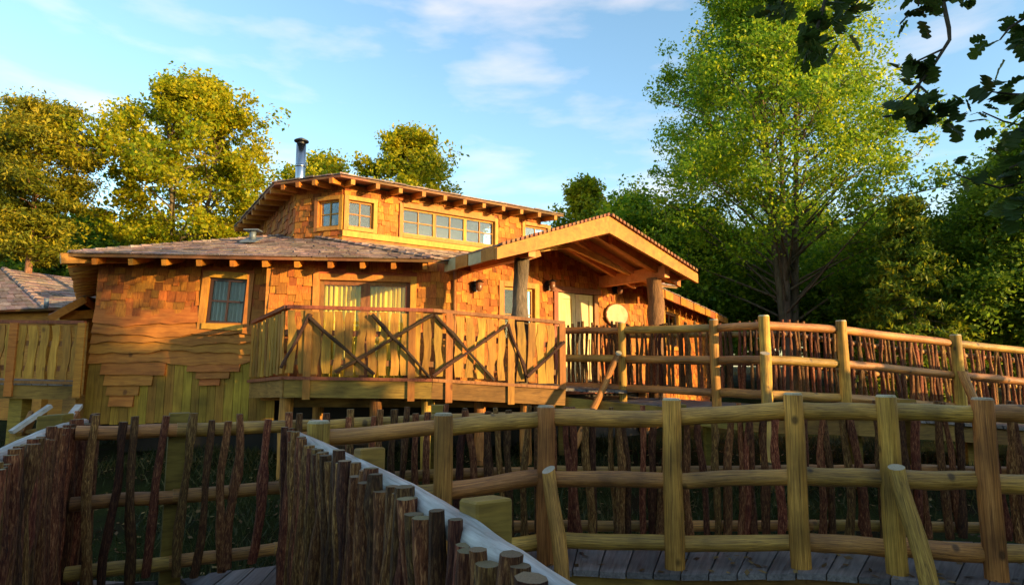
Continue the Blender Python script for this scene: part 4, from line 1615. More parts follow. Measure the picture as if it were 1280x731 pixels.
mb.hexa([Vector((-3.9, 10.3, -0.3)), Vector((-0.9, 10.9, -0.3)), Vector((3.0, 13.5, -0.3)), Vector((2.5, 14, -0.3)), Vector((-3.9, 10.3, 1.1)), Vector((-0.9, 10.9, 1.1)), Vector((3.0, 13.5, 1.1)), Vector((2.5, 14, 1.1))])
mb.build('underfloor_shade', M['dark'], house)  # dark block standing in for the shade beneath the lodge floor
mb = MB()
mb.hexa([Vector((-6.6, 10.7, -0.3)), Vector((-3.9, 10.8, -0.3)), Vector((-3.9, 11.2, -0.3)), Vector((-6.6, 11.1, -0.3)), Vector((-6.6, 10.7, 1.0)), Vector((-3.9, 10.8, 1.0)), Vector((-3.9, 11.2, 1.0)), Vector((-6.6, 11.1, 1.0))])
mb.build('underfloor_shade', M['dark'], house)  # recessed dark block, painted shade in the gap below the skirting

# --- flue, roof vent, lamps, disc
fl = thing('flue', 'tall stainless steel stove flue with round cowl on the upper roof', 'chimney', (*U(375, 222, 12.6).xy, 5.0))
fx, fy = U(375, 222, 12.6).xy
mb = MB()
mb.tube([(fx, fy, 4.9), (fx, fy, 5.5), (fx, fy, 6.22)], [0.1, 0.1, 0.1], 20)
mb.build('pipe', M['steel'], fl, True)
for z in (5.25, 5.72):
    mb = MB()
    mb.tube([(fx, fy, z), (fx, fy, z + 0.05)], [0.106, 0.106], 20)
    mb.build('joint_band', M['steel'], fl, True)
mb = MB()
mb.tube([(fx, fy, 6.22), (fx, fy, 6.28)], [0.07, 0.07], 14)
mb.tube([(fx, fy, 6.28), (fx, fy, 6.30), (fx, fy, 6.35)], [0.15, 0.15, 0.06], 20)
mb.build('cowl', M['darkmetal'], fl)
mb = MB()
mb.tube([(fx, fy, 4.86), (fx, fy, 4.96)], [0.2, 0.11], 20)
mb.build('flashing', M['lead'], fl)
vp = U(316, 296, 10.75)
vp.z = 3.9
vt = thing('roof_vent', 'small lead grey vent box on the lower roof slope', 'vent', vp - Vector((0, 0, 0.1)))
mb = MB()
mb.tube([vp + Vector((0, 0, -0.15)), vp + Vector((0, 0, 0.06))], [0.055, 0.055], 14)
mb.build('duct', M['lead'], vt, True)
mb = MB()
mb.box(vp.x - 0.13, vp.x + 0.13, vp.y - 0.1, vp.y + 0.1, vp.z + 0.04, vp.z + 0.06)
mb.build('lid', M['lead'], vt)
mb = MB()
mb.hexa([vp + Vector((-0.14, -0.2, -0.2)), vp + Vector((0.14, -0.2, -0.2)), vp + Vector((0.14, 0.15, -0.06)), vp + Vector((-0.14, 0.15, -0.06)), vp + Vector((-0.14, -0.2, -0.18)), vp + Vector((0.14, -0.2, -0.18)), vp + Vector((0.14, 0.15, -0.04)), vp + Vector((-0.14, 0.15, -0.04))])
mb.build('flashing', M['lead'], vt)


def wall_lamp(u, z, label):
    p = wallC.pt(u, z, 0.04)
    t = thing('wall_lamp', label, 'lamp', p, 'lamps on the porch wall')
    mb = MB()
    mb.tube([wallC.pt(u, z, 0.02), wallC.pt(u, z, 0.05)], [0.10, 0.10], 16)
    mb.build('back_plate', M['darkmetal'], t)
    mb = MB()
    mb.tube([wallC.pt(u, z, 0.05), wallC.pt(u, z + 0.03, 0.12), wallC.pt(u, z + 0.06, 0.16)], [0.016, 0.016, 0.016], 8)
    mb.build('arm', M['darkmetal'], t, True)
    mb = MB()
    mb.tube([wallC.pt(u, z + 0.06, 0.16), wallC.pt(u, z + 0.05, 0.16), wallC.pt(u, z - 0.07, 0.16), wallC.pt(u, z - 0.1, 0.16)], [0.03, 0.055, 0.055, 0.03], 12)
    mb.build('globe', M['lampglass'], t, True)
    mb = MB()
    mb.tube([wallC.pt(u, z + 0.10, 0.16), wallC.pt(u, z + 0.06, 0.16)], [0.03, 0.09], 12)
    mb.build('cap', M['darkmetal'], t)


a, z = wallC.uv(593, 358)
wall_lamp(a, z, 'round lantern on the shingles left of the small porch window')
a, z = wallC.uv(684, 357)
wall_lamp(a, z, 'dark lantern on the shingles between small window and door')
a, z = wallC.uv(768, 362)
wall_lamp(a, z, 'lantern fixed above the pale oval disc by the door')
a, z = wallC.uv(768, 394)
dt = thing('oval_disc', 'pale oval wooden disc fixed to the wall beside the entrance door', 'wall ornament', wallC.pt(a, z, 0.03))
mb = MB()
n = 28
rg = [wallC.pt(a + 0.30 * math.cos(2 * math.pi * k / n) * (1 + 0.03 * math.sin(3 * k)), z + 0.22 * math.sin(2 * math.pi * k / n), 0.04) for k in range(n)]
rg2 = [p + wallC.n * 0.05 for p in rg]
mb.v = [tuple(p) for p in rg + rg2]
for k in range(n):
    mb.face((k, (k + 1) % n, n + (k + 1) % n, n + k))
mb.face([n + k for k in range(n)])
mb.face(list(range(n))[::-1])
mb.build('disc', M['disc'], dt)
mb = MB()
mb.tube([wallC.pt(a + 0.31 * math.cos(2 * math.pi * k / n), z + 0.23 * math.sin(2 * math.pi * k / n), 0.07) for k in range(n + 1)], [0.018] * (n + 1), 6)
mb.build('rim', M['redwood'], dt, True)
mb = MB()
p0 = wallB.pt(wallB.L - 0.03, 3.2, 0.05)
mb.tube([p0, Vector((p0.x, p0.y, FLOOR))], [0.03, 0.03], 10)
mb.build('downpipe', M['redwood'], house, True)

# ------------------------------------------------------------------ neighbouring veranda and lodge at the left
ver2 = thing('veranda', 'short wavy board veranda between the neighbouring roof and the leaning wall', 'veranda', (-7.5, 9.6, 0.2))
Q0, Q1 = U(-90, 401, 9.4), U(107, 403, 9.7)
z0_, z1_ = U(-90, 470, 9.4).z, U(107, 474, 9.7).z
W_ = balustrade(ver2, Q0, Q1, z0_, z1_, seed=14)
for xt, yt, xb, yb in ((23, 404, 12, 495), (-60, 404, -68, 495), (106, 404, 98, 497)):
    ut, zt_ = W_.uv(xt, yt)
    ub, zb_ = W_.uv(xb, yb)
    mb = MB()
    W_.hexa(mb, (ut + ub) / 2 - 0.055, (ut + ub) / 2 + 0.055, zb_, zt_, 0.045, 0.085)
    mb.build('post', M['waney'], ver2)
mb = MB()
mb.bar(W_.pt(0, z0_ - 0.2, 0), W_.pt(W_.L, z1_ - 0.2, 0), 0.06, 0.22)
mb.build('edge_beam', M['fascia'], ver2)
mb = MB()
mb.bar(W_.pt(0, z0_ - 0.055, 0.02), W_.pt(W_.L, z1_ - 0.055, 0.02), 0.09, 0.045)
mb.build('edge_trim', M['redwood'], ver2)
bk0, bk1 = W_.pt(0, z0_ - 0.06, -2.2), W_.pt(W_.L + 0.0, z1_ - 0.06, -2.2)
strip_planks(ver2, [W_.pt(0, z0_ - 0.06, 0.05), W_.pt(W_.L, z1_ - 0.06, 0.05)], [bk0 + Vector((-1, 0, 0)), bk1 + Vector((-1.3, 0, 0))], 0.2, name='deck_plank', seed=10)
for px in (26, -70, 92):
    q = U(px, 500, 9.75)
    mb = MB()
    mb.bar(Vector((q.x, q.y, ground_z(q.x, q.y) - 0.1)), Vector((q.x, q.y, z0_ - 0.3)), 0.2, 0.2, up=Vector((0, 1, 0)))
    mb.build('support_post', M['fascia'], ver2)
# steps beneath it
st = thing('timber_steps', 'pale edged timber steps going down beside the leaning wall', 'steps', (-6.5, 8.3, 0.1))
for (a, b) in ((U(14, 540, 8.2), U(63, 507, 8.6)), (U(72, 540, 8.2), U(99, 507, 8.9))):
    mb = MB()
    mb.bar(a, b, 0.09, 0.05)
    mb.build('handrail', M['grey_rail'], st)
for k in range(4):
    a = U(14 + 13 * k, 556 - 9 * k, 8.2 + 0.12 * k)
    b = U(74 + 8 * k, 556 - 9 * k, 8.2 + 0.12 * k)
    mb = MB()
    mb.bar(a, b, 0.22, 0.05)
    mb.build('tread', M['fascia'], st)
for px in (18, 76):
    a, b = U(px, 565, 8.25), U(px + 22, 520, 8.75)
    mb = MB()
    mb.bar(a, b, 0.05, 0.2)
    mb.build('stringer', M['redwood'], st)
    q = U(px, 560, 8.3)
    mb = MB()
    mb.bar(Vector((q.x, q.y, ground_z(q.x, q.y) - 0.1)), Vector((q.x, q.y, U(px, 540, 8.3).z)), 0.09, 0.09, up=Vector((0, 1, 0)))
    mb.build('post', M['fascia'], st)

lodge2 = thing('timber_lodge', 'neighbouring lodge showing only its hipped shingle roof and small gable', 'house', (-13.5, 17.0, 0.2))
ap = U(6, 336, 17.6)
hc = U(60, 386, 15.0)
ev = hc.z
lc = Vector((hc.x - 5.0, hc.y + 1.2, ev))
rc = Vector((hc.x + 2.2, hc.y + 4.5, ev))
roof_face(lodge2, lc, hc, ap + Vector((-2.0, 0.4, 0)), ap, 12, 0.24, seed=61)
roof_face(lodge2, hc, rc, ap, ap + Vector((0.9, 2.4, 0)), 12, 0.24, seed=62)
mb = MB()
for k in range(14):
    a = hc.lerp(ap, k / 14)
    b = hc.lerp(ap, (k + 1.2) / 14)
    d = (b - a).normalized()
    sd = d.cross(Vector((0, 0, 1))).normalized() * 0.09
    lf = Vector((0, 0, 0.06))
    mb.hexa([a - sd, a + sd, b + sd * 0.9, b - sd * 0.9, a - sd * 0.7 + lf, a + sd * 0.7 + lf, b + sd * 0.6 + lf * 0.6, b - sd * 0.6 + lf * 0.6])
mb.build('hip_cap', M['slate'], lodge2)
mb = MB()
mb.hexa([Vector((lc.x + 0.3, lc.y + 0.4, 0)), Vector((hc.x - 0.3, hc.y + 0.45, 0)), Vector((rc.x - 0.5, rc.y, 0)), Vector((lc.x + 1, rc.y + 1, 0)),
         Vector((lc.x + 0.3, lc.y + 0.4, ev)), Vector((hc.x - 0.3, hc.y + 0.45, ev)), Vector((rc.x - 0.5, rc.y, ev)), Vector((lc.x + 1, rc.y + 1, ev))])
mb.build('wall', M['waney'], lodge2)
# little gable to the right
ga, gl, gr = U(106, 374, 13.4), U(61, 399, 13.0), U(118, 384, 13.9)
for (p, q) in ((gl, ga), (ga, gr)):
    mb = MB()
    mb.bar(p, q, 0.06, 0.15)
    mb.build('bargeboard', M['larch'], lodge2)
for yy in (392, 397):
    mb = MB()
    mb.bar(U(74, yy, 13.3), U(116, yy - 2, 13.8), 0.06, 0.10)
    mb.build('tie_beam', M['larch'], lodge2)
bkv = Vector((-1.2, 2.6, 0.15))
roof_face(lodge2, gl + Vector((0, 0, 0.08)), gl + bkv + Vector((0, 0, 0.08)), ga + Vector((0, 0, 0.08)), ga + bkv + Vector((0, 0, 0.08)), 6, 0.22, seed=63)
roof_face(lodge2, U(60, 385, 14.6), U(112, 385, 14.9), U(62, 370, 15.6), U(106, 371, 15.8), 5, 0.22, seed=64)
mb = MB()
mb.box(U(70, 390, 14)[0], U(112, 390, 14)[0], 14.0, 16.5, 0.2, U(70, 388, 14).z)
mb.build('wall', M['waney'], lodge2)
mb = MB()
q = U(58, 380, 14.6)
mb.tube([q + Vector((0, 0, -0.1)), q + Vector((0, 0, 0.14))], [0.05, 0.05], 10)
mb.build('vent_pipe', M['lead'], lodge2, True)


# ------------------------------------------------------------------ trees
def leaf_cloud(name, mat, centres, sig, count, size, rng, flat=0.75, aspect=0.62):
    c = centres[rng.integers(0, len(centres), count)]
    g = np.clip(rng.normal(size=(count, 3)), -1.7, 1.7) * sig
    g[:, 2] *= flat
    p = c[:, :3] + g * c[:, 3:4]
    nrm = rng.normal(size=(count, 3)) + np.array([0.15, -0.15, 0.75])
    nrm /= np.linalg.norm(nrm, axis=1, keepdims=True)
    t = rng.normal(size=(count, 3))
    a = np.cross(nrm, t)
    a /= np.linalg.norm(a, axis=1, keepdims=True) + 1e-9
    b = np.cross(nrm, a)
    s = size * (0.45 + 0.95 * rng.random((count, 1)) ** 1.4)
    v = np.empty((count, 4, 3))
    v[:, 0] = p - a * s
    v[:, 1] = p - b * s * aspect + nrm * s * 0.12
    v[:, 2] = p + a * s
    v[:, 3] = p + b * s * aspect + nrm * s * 0.12
    me = bpy.data.meshes.new(name)
    me.vertices.add(count * 4)
    me.vertices.foreach_set('co', v.astype(np.float32).ravel())
    me.loops.add(count * 4)
    me.loops.foreach_set('vertex_index', np.arange(count * 4, dtype=np.int32))
    me.polygons.add(count)
    me.polygons.foreach_set('loop_start', np.arange(0, count * 4, 4, dtype=np.int32))
    me.polygons.foreach_set('loop_total', np.full(count, 4, dtype=np.int32))
    me.materials.append(mat)
    me.update(calc_edges=True)
    return me


def tree_meshes(kind, H, cb, R, seed, leaves, lsize, lmat, tmat='trunk', tr=0.18, stems=1, sig=0.32, nb=60, up=0.5, top_sharp=0.9, gap=0.0):
    """returns (trunk mesh, crown mesh) with the base at the origin; cb = height of the crown base"""
    rnd = random.Random(seed)
    rng = np.random.default_rng(seed)
    mb = MB()
    cen = []
    st = []
    for s in range(stems):
        az = 6.28 * s / max(1, stems) + rnd.uniform(-0.5, 0.5)
        sp = 0.0 if stems == 1 else rnd.uniform(0.03, 0.09)
        hh = H * (0.96 if s == 0 else rnd.uniform(0.72, 0.92))
        pts = []
        for k in range(11):
            t = k / 10
            pts.append(Vector((math.cos(az) * sp * hh * (t ** 0.9) + 0.10 * math.sin(3 * t + s * 2 + seed) * t, math.sin(az) * sp * hh * (t ** 0.9) + 0.10 * math.sin(4 * t + s + seed) * t, hh * t)))
        rad = [tr * (0.8 if stems > 1 else 1) * (1 - 0.93 * (k / 10) ** 0.9) + 0.012 + (0.25 * tr if k == 0 else 0) for k in range(11)]
        mb.tube(pts, rad, 9)
        st.append((pts, hh))

    def env(z):
        t = (z - cb) / (H - cb)
        t = min(1, max(0, t))
        if kind == 'cone':
            return R * (1 - t) ** 0.85 * (0.35 + 0.65 * min(1, t * 5 + 0.3)) + 0.12
        if kind == 'pine':
            return R * (math.sin(math.pi * (0.10 + 0.90 * t)) ** 0.7) * (1 - 0.35 * t)
        return R * max(0.05, (math.sin(math.pi * min(1, 0.16 + 0.84 * t ** top_sharp)) ** 0.62))
    for i in range(nb):
        pts, hh = st[i % len(st)]
        t = (i + rnd.random()) / nb
        zb = cb * 0.75 + (H * 0.97 - cb * 0.75) * (t ** 0.92)
        zb = min(zb, hh * 0.97)
        f = zb / hh * 10
        k = min(9, int(f))
        p0 = pts[k].lerp(pts[k + 1], f - k)
        az = 2.39996 * i + rnd.uniform(-0.4, 0.4)
        d = Vector((math.cos(az), math.sin(az), 0))
        if kind == 'cone':
            ln = env(zb) * rnd.uniform(0.75, 1.08)
            p1 = p0 + d * ln + Vector((0, 0, -0.22 * ln))
            pm = p0 + d * ln * 0.5 + Vector((0, 0, -0.04 * ln))
        else:
            lift = up * (1.0 if kind != 'pine' else 0.35)
            zt_ = min(H, zb + lift * R * rnd.uniform(0.3, 1.0))
            lob = 1 + 0.20 * math.sin(2 * az + zt_ * 0.9 + seed) + 0.14 * math.sin(3 * az - zt_ * 1.7 + 2 * seed)
            ln = env(max(cb, zt_)) * rnd.uniform(0.55, 1.05) * lob
            tgt = Vector((d.x * ln, d.y * ln, zt_))
            ax = pts[min(10, int(min(1, zt_ / hh) * 10))]
            if stems > 1:
                tgt += Vector((ax.x * 0.4, ax.y * 0.4, 0))
            p1 = tgt
            pm = p0.lerp(p1, 0.5) + Vector((0, 0, 0.12 * ln * rnd.uniform(0, 1)))
        br = max(0.012, tr * 0.30 * (1 - 0.7 * zb / H))
        mb.tube([p0, p0.lerp(pm, 0.55) + Vector((rnd.uniform(-.05, .05), rnd.uniform(-.05, .05), 0.02)), pm, pm.lerp(p1, 0.5), p1], [br, br * 0.75, br * 0.55, br * 0.38, br * 0.15], 5, False)
        if rnd.random() < gap:
            continue
        ntw = 3 if kind == 'cone' else 6
        for w in range(ntw):
            q = pm.lerp(p1, (w + 0.5) / ntw) if w else p1
            L2 = (p1 - p0).length * rnd.uniform(0.12, 0.32) + 0.15
            dd = Vector((rnd.gauss(0, 1), rnd.gauss(0, 1), rnd.gauss(0.25 if kind != 'cone' else -0.3, 0.55))).normalized()
            e = q + dd * L2
            if kind != 'cone':
                mb.tube([q, q.lerp(e, 0.5) + Vector((0, 0, 0.03)), e], [br * 0.28, br * 0.2, br * 0.08], 4, False)
            for tt in (0.45, 1.0):
                z = q.lerp(e, tt)
                cen.append((z.x, z.y, z.z, rnd.choice((0.45, 0.7, 0.9, 1.3))))
        if kind == 'cone':
            for w in range(5):
                q = p0.lerp(pm, 0.3 + 0.7 * w / 4) if w < 2 else pm.lerp(p1, (w - 1) / 4)
                cen.append((q.x, q.y, q.z - 0.04, 0.8))
    tm = mb.mesh('trunk', M[tmat], True)
    cm = leaf_cloud('crown', M[lmat], np.array(cen), sig, leaves, lsize, rng, flat=0.35 if kind == 'cone' else (0.42 if kind == 'pine' else 0.75), aspect=0.3 if kind in ('cone', 'pine') else 0.62)
    return tm, cm


def plant(meshes, name, label, loc, rz=0.0, sc=(1, 1, 1), group=None, cat='tree'):
    t = thing(name, label, cat, loc, group)
    t.rotation_euler = (0, 0, rz)
    t.scale = sc
    for nm, me in zip(('trunk', 'crown'), meshes):
        o = bpy.data.objects.new(nm, me)
        COL.objects.link(o)
        o.parent = t
    return t


def spot(px, Y):
    p = U(px, 400, Y)
    return Vector((p.x, p.y, ground_z(p.x, p.y) - 0.05))


def top_h(px, py, Y):
    return U(px, py, Y).z - spot(px, Y).z


# left pine
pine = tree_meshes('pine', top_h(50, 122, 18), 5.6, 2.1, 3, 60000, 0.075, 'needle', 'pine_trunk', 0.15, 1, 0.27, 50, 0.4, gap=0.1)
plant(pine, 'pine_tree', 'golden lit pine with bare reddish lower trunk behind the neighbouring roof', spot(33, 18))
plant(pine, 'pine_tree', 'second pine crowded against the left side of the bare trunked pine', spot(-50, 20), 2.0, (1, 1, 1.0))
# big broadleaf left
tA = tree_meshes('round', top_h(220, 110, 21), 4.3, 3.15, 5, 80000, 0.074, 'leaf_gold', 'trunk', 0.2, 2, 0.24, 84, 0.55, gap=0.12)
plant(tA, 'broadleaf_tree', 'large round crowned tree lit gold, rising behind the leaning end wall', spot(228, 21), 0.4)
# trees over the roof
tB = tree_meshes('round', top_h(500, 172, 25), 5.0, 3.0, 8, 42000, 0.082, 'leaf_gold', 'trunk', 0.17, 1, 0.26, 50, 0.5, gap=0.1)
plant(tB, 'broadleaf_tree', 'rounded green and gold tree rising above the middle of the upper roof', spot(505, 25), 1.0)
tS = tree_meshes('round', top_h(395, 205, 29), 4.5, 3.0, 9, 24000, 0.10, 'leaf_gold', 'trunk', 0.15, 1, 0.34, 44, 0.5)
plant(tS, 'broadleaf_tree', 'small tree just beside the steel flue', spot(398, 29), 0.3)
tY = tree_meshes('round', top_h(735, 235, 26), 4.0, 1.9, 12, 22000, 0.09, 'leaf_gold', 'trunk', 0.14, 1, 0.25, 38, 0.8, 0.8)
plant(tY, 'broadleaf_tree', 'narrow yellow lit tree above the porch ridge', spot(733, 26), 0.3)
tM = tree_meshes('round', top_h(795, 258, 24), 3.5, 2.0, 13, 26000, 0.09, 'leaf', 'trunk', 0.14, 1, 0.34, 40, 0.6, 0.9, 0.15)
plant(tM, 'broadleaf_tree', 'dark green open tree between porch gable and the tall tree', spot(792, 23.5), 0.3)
# tall tree right
tT = tree_meshes('round', top_h(975, -22, 20.5), 3.4, 4.9, 17, 190000, 0.060, 'leaf', 'trunk', 0.2, 4, 0.32, 165, 0.75, 0.75, gap=0.1)
plant(tT, 'broadleaf_tree', 'very tall many stemmed tree with gold lit top beyond the ramp', spot(985, 20.5), 0.2)
# conifers and dark trees at the right
tC = tree_meshes('cone', top_h(1120, 212, 23), 1.2, 2.6, 23, 26000, 0.13, 'needle_dark', 'trunk', 0.2, 1, 0.20, 110)
plant(tC, 'conifer_tree', 'dark spruce with gold tip standing right of the tall tree', spot(1142, 16.0), 0.0, (0.6, 0.6, 0.72))
plant(tC, 'conifer_tree', 'shorter spruce between the tall tree and the dark broadleaf trees', spot(1205, 24), 1.0, (1.0, 1.0, 0.82))
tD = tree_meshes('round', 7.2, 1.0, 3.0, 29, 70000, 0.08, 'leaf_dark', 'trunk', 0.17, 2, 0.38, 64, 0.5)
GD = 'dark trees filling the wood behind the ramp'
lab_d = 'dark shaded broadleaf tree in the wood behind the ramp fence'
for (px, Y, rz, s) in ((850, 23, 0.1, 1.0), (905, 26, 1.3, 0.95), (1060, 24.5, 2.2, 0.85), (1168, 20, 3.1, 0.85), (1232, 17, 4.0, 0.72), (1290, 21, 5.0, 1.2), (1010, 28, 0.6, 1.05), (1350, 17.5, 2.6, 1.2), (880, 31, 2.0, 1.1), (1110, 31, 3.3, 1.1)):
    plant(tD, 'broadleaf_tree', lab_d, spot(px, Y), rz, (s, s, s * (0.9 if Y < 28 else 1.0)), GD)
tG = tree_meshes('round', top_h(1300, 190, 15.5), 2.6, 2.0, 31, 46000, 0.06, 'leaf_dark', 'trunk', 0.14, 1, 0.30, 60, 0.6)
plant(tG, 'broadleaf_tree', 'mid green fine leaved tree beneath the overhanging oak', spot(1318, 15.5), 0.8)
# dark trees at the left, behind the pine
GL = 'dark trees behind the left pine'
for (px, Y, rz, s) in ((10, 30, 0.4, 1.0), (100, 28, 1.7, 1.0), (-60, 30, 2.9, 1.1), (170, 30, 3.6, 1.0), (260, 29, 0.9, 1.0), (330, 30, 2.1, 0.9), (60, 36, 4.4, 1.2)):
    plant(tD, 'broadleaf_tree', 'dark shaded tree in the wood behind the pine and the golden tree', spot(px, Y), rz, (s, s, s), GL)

# unseen trees beside the clearing, placed and sized to shade the boardwalk
tW = tree_meshes('round', 6.0, 0.3, 2.7, 37, 20000, 0.22, 'leaf_dark', 'trunk', 0.2, 2, 0.42, 70, 0.45)
GW = 'unseen trees placed to shade the boardwalk'
for (x, y, h, s) in ((11.0, 5.0, 2.7, 0.75), (12.2, 3.6, 2.8, 0.8), (10.6, 2.6, 2.7, 0.8), (11.6, 0.9, 2.9, 0.9), (10.0, 0.2, 2.75, 0.75), (12.5, -1.2, 3.1, 0.9), (10.6, -1.9, 3.2, 0.8), (11.8, -5.0, 5.6, 1.0), (15, 1.2, 3.1, 1.0), (16, -5.6, 6.8, 1.1), (10.5, -7.6, 6.9, 1.1), (15.5, -8.5, 7.4, 1.2), (8.0, -10, 7.2, 1.2), (13, -10, 8, 1.3), (14, 3.4, 3.1, 0.9)):
    plant(tW, 'broadleaf_tree', 'dense leafy tree out of view right of the boardwalk, placed to shade it', (x, y, -0.5), x * 3.1 + y, (s, s, h / 6.0), GW)

# ------------------------------------------------------------------ overhanging oak
def oak_leaf_mesh(seed):
    r = random.Random(seed)
    n = 4
    left, right = [], []
    outline = []
    for k in range(n):
        t = (k + 0.35) / n
        w = (0.16 + 0.22 * math.sin(math.pi * min(1, t * 0.85 + 0.1))) * r.uniform(0.85, 1.1)
        outline.append((w * 0.95, t * 0.92 + 0.03))
        outline.append((w * 0.98, (k + 0.58) / n * 0.92 + 0.05))
        outline.append((w * 0.60, (k + 0.86) / n * 0.92 + 0.04))
    mb = MB()
    cup = r.uniform(0.05, 0.16)
    mb.v.append((0, 0, 0))
    mb.v.append((0, 1.02, -0.06))
    ctr = []
    for k in range(len(outline)):
        ctr.append(len(mb.v))
        y = outline[k][1]
        mb.v.append((0, y, 0.05 * math.sin(math.pi * y)))
    for sgn in (-1, 1):
        idx = []
        for w, y in outline:
            idx.append(len(mb.v))
            mb.v.append((sgn * w * 1.1, y + 0.03, cup * w * 2 - 0.10 * y * y + r.uniform(-0.02, 0.02)))
        seq = [(ctr[k], idx[k]) for k in range(len(outline))]
        f0 = (0, seq[0][1], seq[0][0]) if sgn > 0 else (0, seq[0][0], seq[0][1])
        mb.face(f0)
        for k in range(len(seq) - 1):
            q = (seq[k][0], seq[k][1], seq[k + 1][1], seq[k + 1][0])
            mb.face(q if sgn > 0 else q[::-1])
        q = (seq[-1][0], seq[-1][1], 1)
        mb.face(q if sgn > 0 else q[::-1])
    return mb.mesh('leaf', M['oak_leaf'])


OAK = [oak_leaf_mesh(700 + i) for i in range(5)]
oak = thing('oak_tree', 'overhanging oak with dark lobed leaves on drooping twigs', 'tree', (6.4, 0.5, -0.45))
mb = MB()
mb.tube([(6.4, 0.5, -0.5), (6.4, 0.5, 0.8), (6.3, 0.55, 2.4), (6.2, 0.6, 4.0), (6.2, 0.5, 6.0), (6.3, 0.4, 8.2)], [0.34, 0.26, 0.23, 0.19, 0.13, 0.03], 12)
mb.build('trunk', M['trunk'], oak, True)
ro = random.Random(77)
NLEAF = 0


def twig(pts, r0, leaves, lsz, spread=0.10, cap=True):
    """twig through points with oak leaves bunched along its outer part"""
    global NLEAF
    mb = MB()
    mb.tube(pts, [lerp(r0, 0.004, k / (len(pts) - 1)) for k in range(len(pts))], 6)
    tw = mb.build('branch', M['twig'], oak, True)
    for (f, n) in leaves:
        i = min(len(pts) - 2, int(f * (len(pts) - 1)))
        q = Vector(pts[i]).lerp(Vector(pts[i + 1]), f * (len(pts) - 1) - i)
        for _ in range(n):
            d = Vector((ro.gauss(0, 1), ro.gauss(0, 1), ro.gauss(-0.45, 0.7))).normalized()
            p = q + Vector((ro.gauss(0, spread), ro.gauss(0, spread), ro.gauss(0, spread * 0.6)))
            up = Vector((ro.gauss(0, 0.55), ro.gauss(0, 0.55), 1)).normalized()
            x = d.cross(up).normalized()
            z = x.cross(d)
            s = lsz * 0.92 * ro.uniform(0.7, 1.2)
            if NLEAF < 290:
                place(ro.choice(OAK), 'leaf', tw, p, x * s, d * s, z * s)
                NLEAF += 1


def tp(*pp):
    return [U(*p) for p in pp]


# main limb above the frame, reaching left
limb = [Vector((6.2, 0.6, 4.0)), Vector((5.0, 2.2, 4.4)), U(1300, -60, 3.3), U(1180, -70, 3.2), U(1060, -55, 3.2), U(960, -30, 3.2)]
mb = MB()
mb.tube(limb, [0.14, 0.10, 0.07, 0.045, 0.03, 0.012], 8)
mb.build('branch', M['trunk'], oak, True)
limb2 = [Vector((6.25, 0.58, 3.2)), U(1420, 60, 3.5), U(1330, 130, 3.4), U(1290, 190, 3.4)]
mb = MB()
mb.tube(limb2, [0.12, 0.07, 0.04, 0.015], 8)
mb.build('branch', M['trunk'], oak, True)
# left bunch
twig(tp((1060, -55, 3.2), (1035, -10, 3.15), (1020, 40, 3.1), (1015, 65, 3.1)), 0.016, [(0.55, 7), (0.8, 9), (1.0, 9)], 0.115, 0.055)
twig(tp((1000, -45, 3.2), (985, -10, 3.15), (975, 10, 3.15)), 0.012, [(0.6, 4), (1.0, 6)], 0.11, 0.05)
twig(tp((1050, -55, 3.2), (1052, -15, 3.2), (1050, 15, 3.2)), 0.012, [(0.7, 8), (1.0, 8)], 0.11, 0.06)
twig(tp((960, -30, 3.2), (966, -5, 3.2), (962, 8, 3.2)), 0.010, [(0.8, 6), (1.0, 5)], 0.11, 0.05)
twig(tp((1100, -60, 3.2), (1085, -15, 3.2), (1070, 5, 3.2)), 0.012, [(0.7, 6), (1.0, 7)], 0.11, 0.06)
# long hanging twig
twig(tp((1170, -70, 3.2), (1176, -10, 3.1), (1186, 35, 3.05), (1187, 50, 3.05), (1165, 85, 3.05), (1145, 110, 3.05), (1130, 125, 3.05)), 0.014, [(0.17, 7), (0.75, 0), (0.95, 2)], 0.11, 0.05)
twig(tp((1178, 62, 3.05), (1150, 75, 3.05), (1140, 80, 3.05)), 0.006, [(0.9, 8), (1.0, 9)], 0.10, 0.045)
twig(tp((1150, 103, 3.05), (1145, 125, 3.05), (1152, 140, 3.05)), 0.006, [(0.7, 11), (1.0, 12)], 0.105, 0.06)
twig(tp((1150, 108, 3.05), (1180, 135, 3.05), (1192, 145, 3.05)), 0.006, [(0.7, 6), (1.0, 9)], 0.10, 0.05)
twig(tp((1150, 103, 3.05), (1125, 130, 3.05), (1118, 135, 3.05)), 0.005, [(0.9, 8)], 0.095, 0.045)
twig(tp((1170, -60, 3.2), (1150, -20, 3.1), (1148, 8, 3.05)), 0.010, [(0.8, 6), (1.0, 7)], 0.11, 0.05)
twig(tp((1230, -70, 3.2), (1215, -20, 3.15), (1205, -2, 3.1)), 0.010, [(1.0, 3)], 0.11, 0.04)
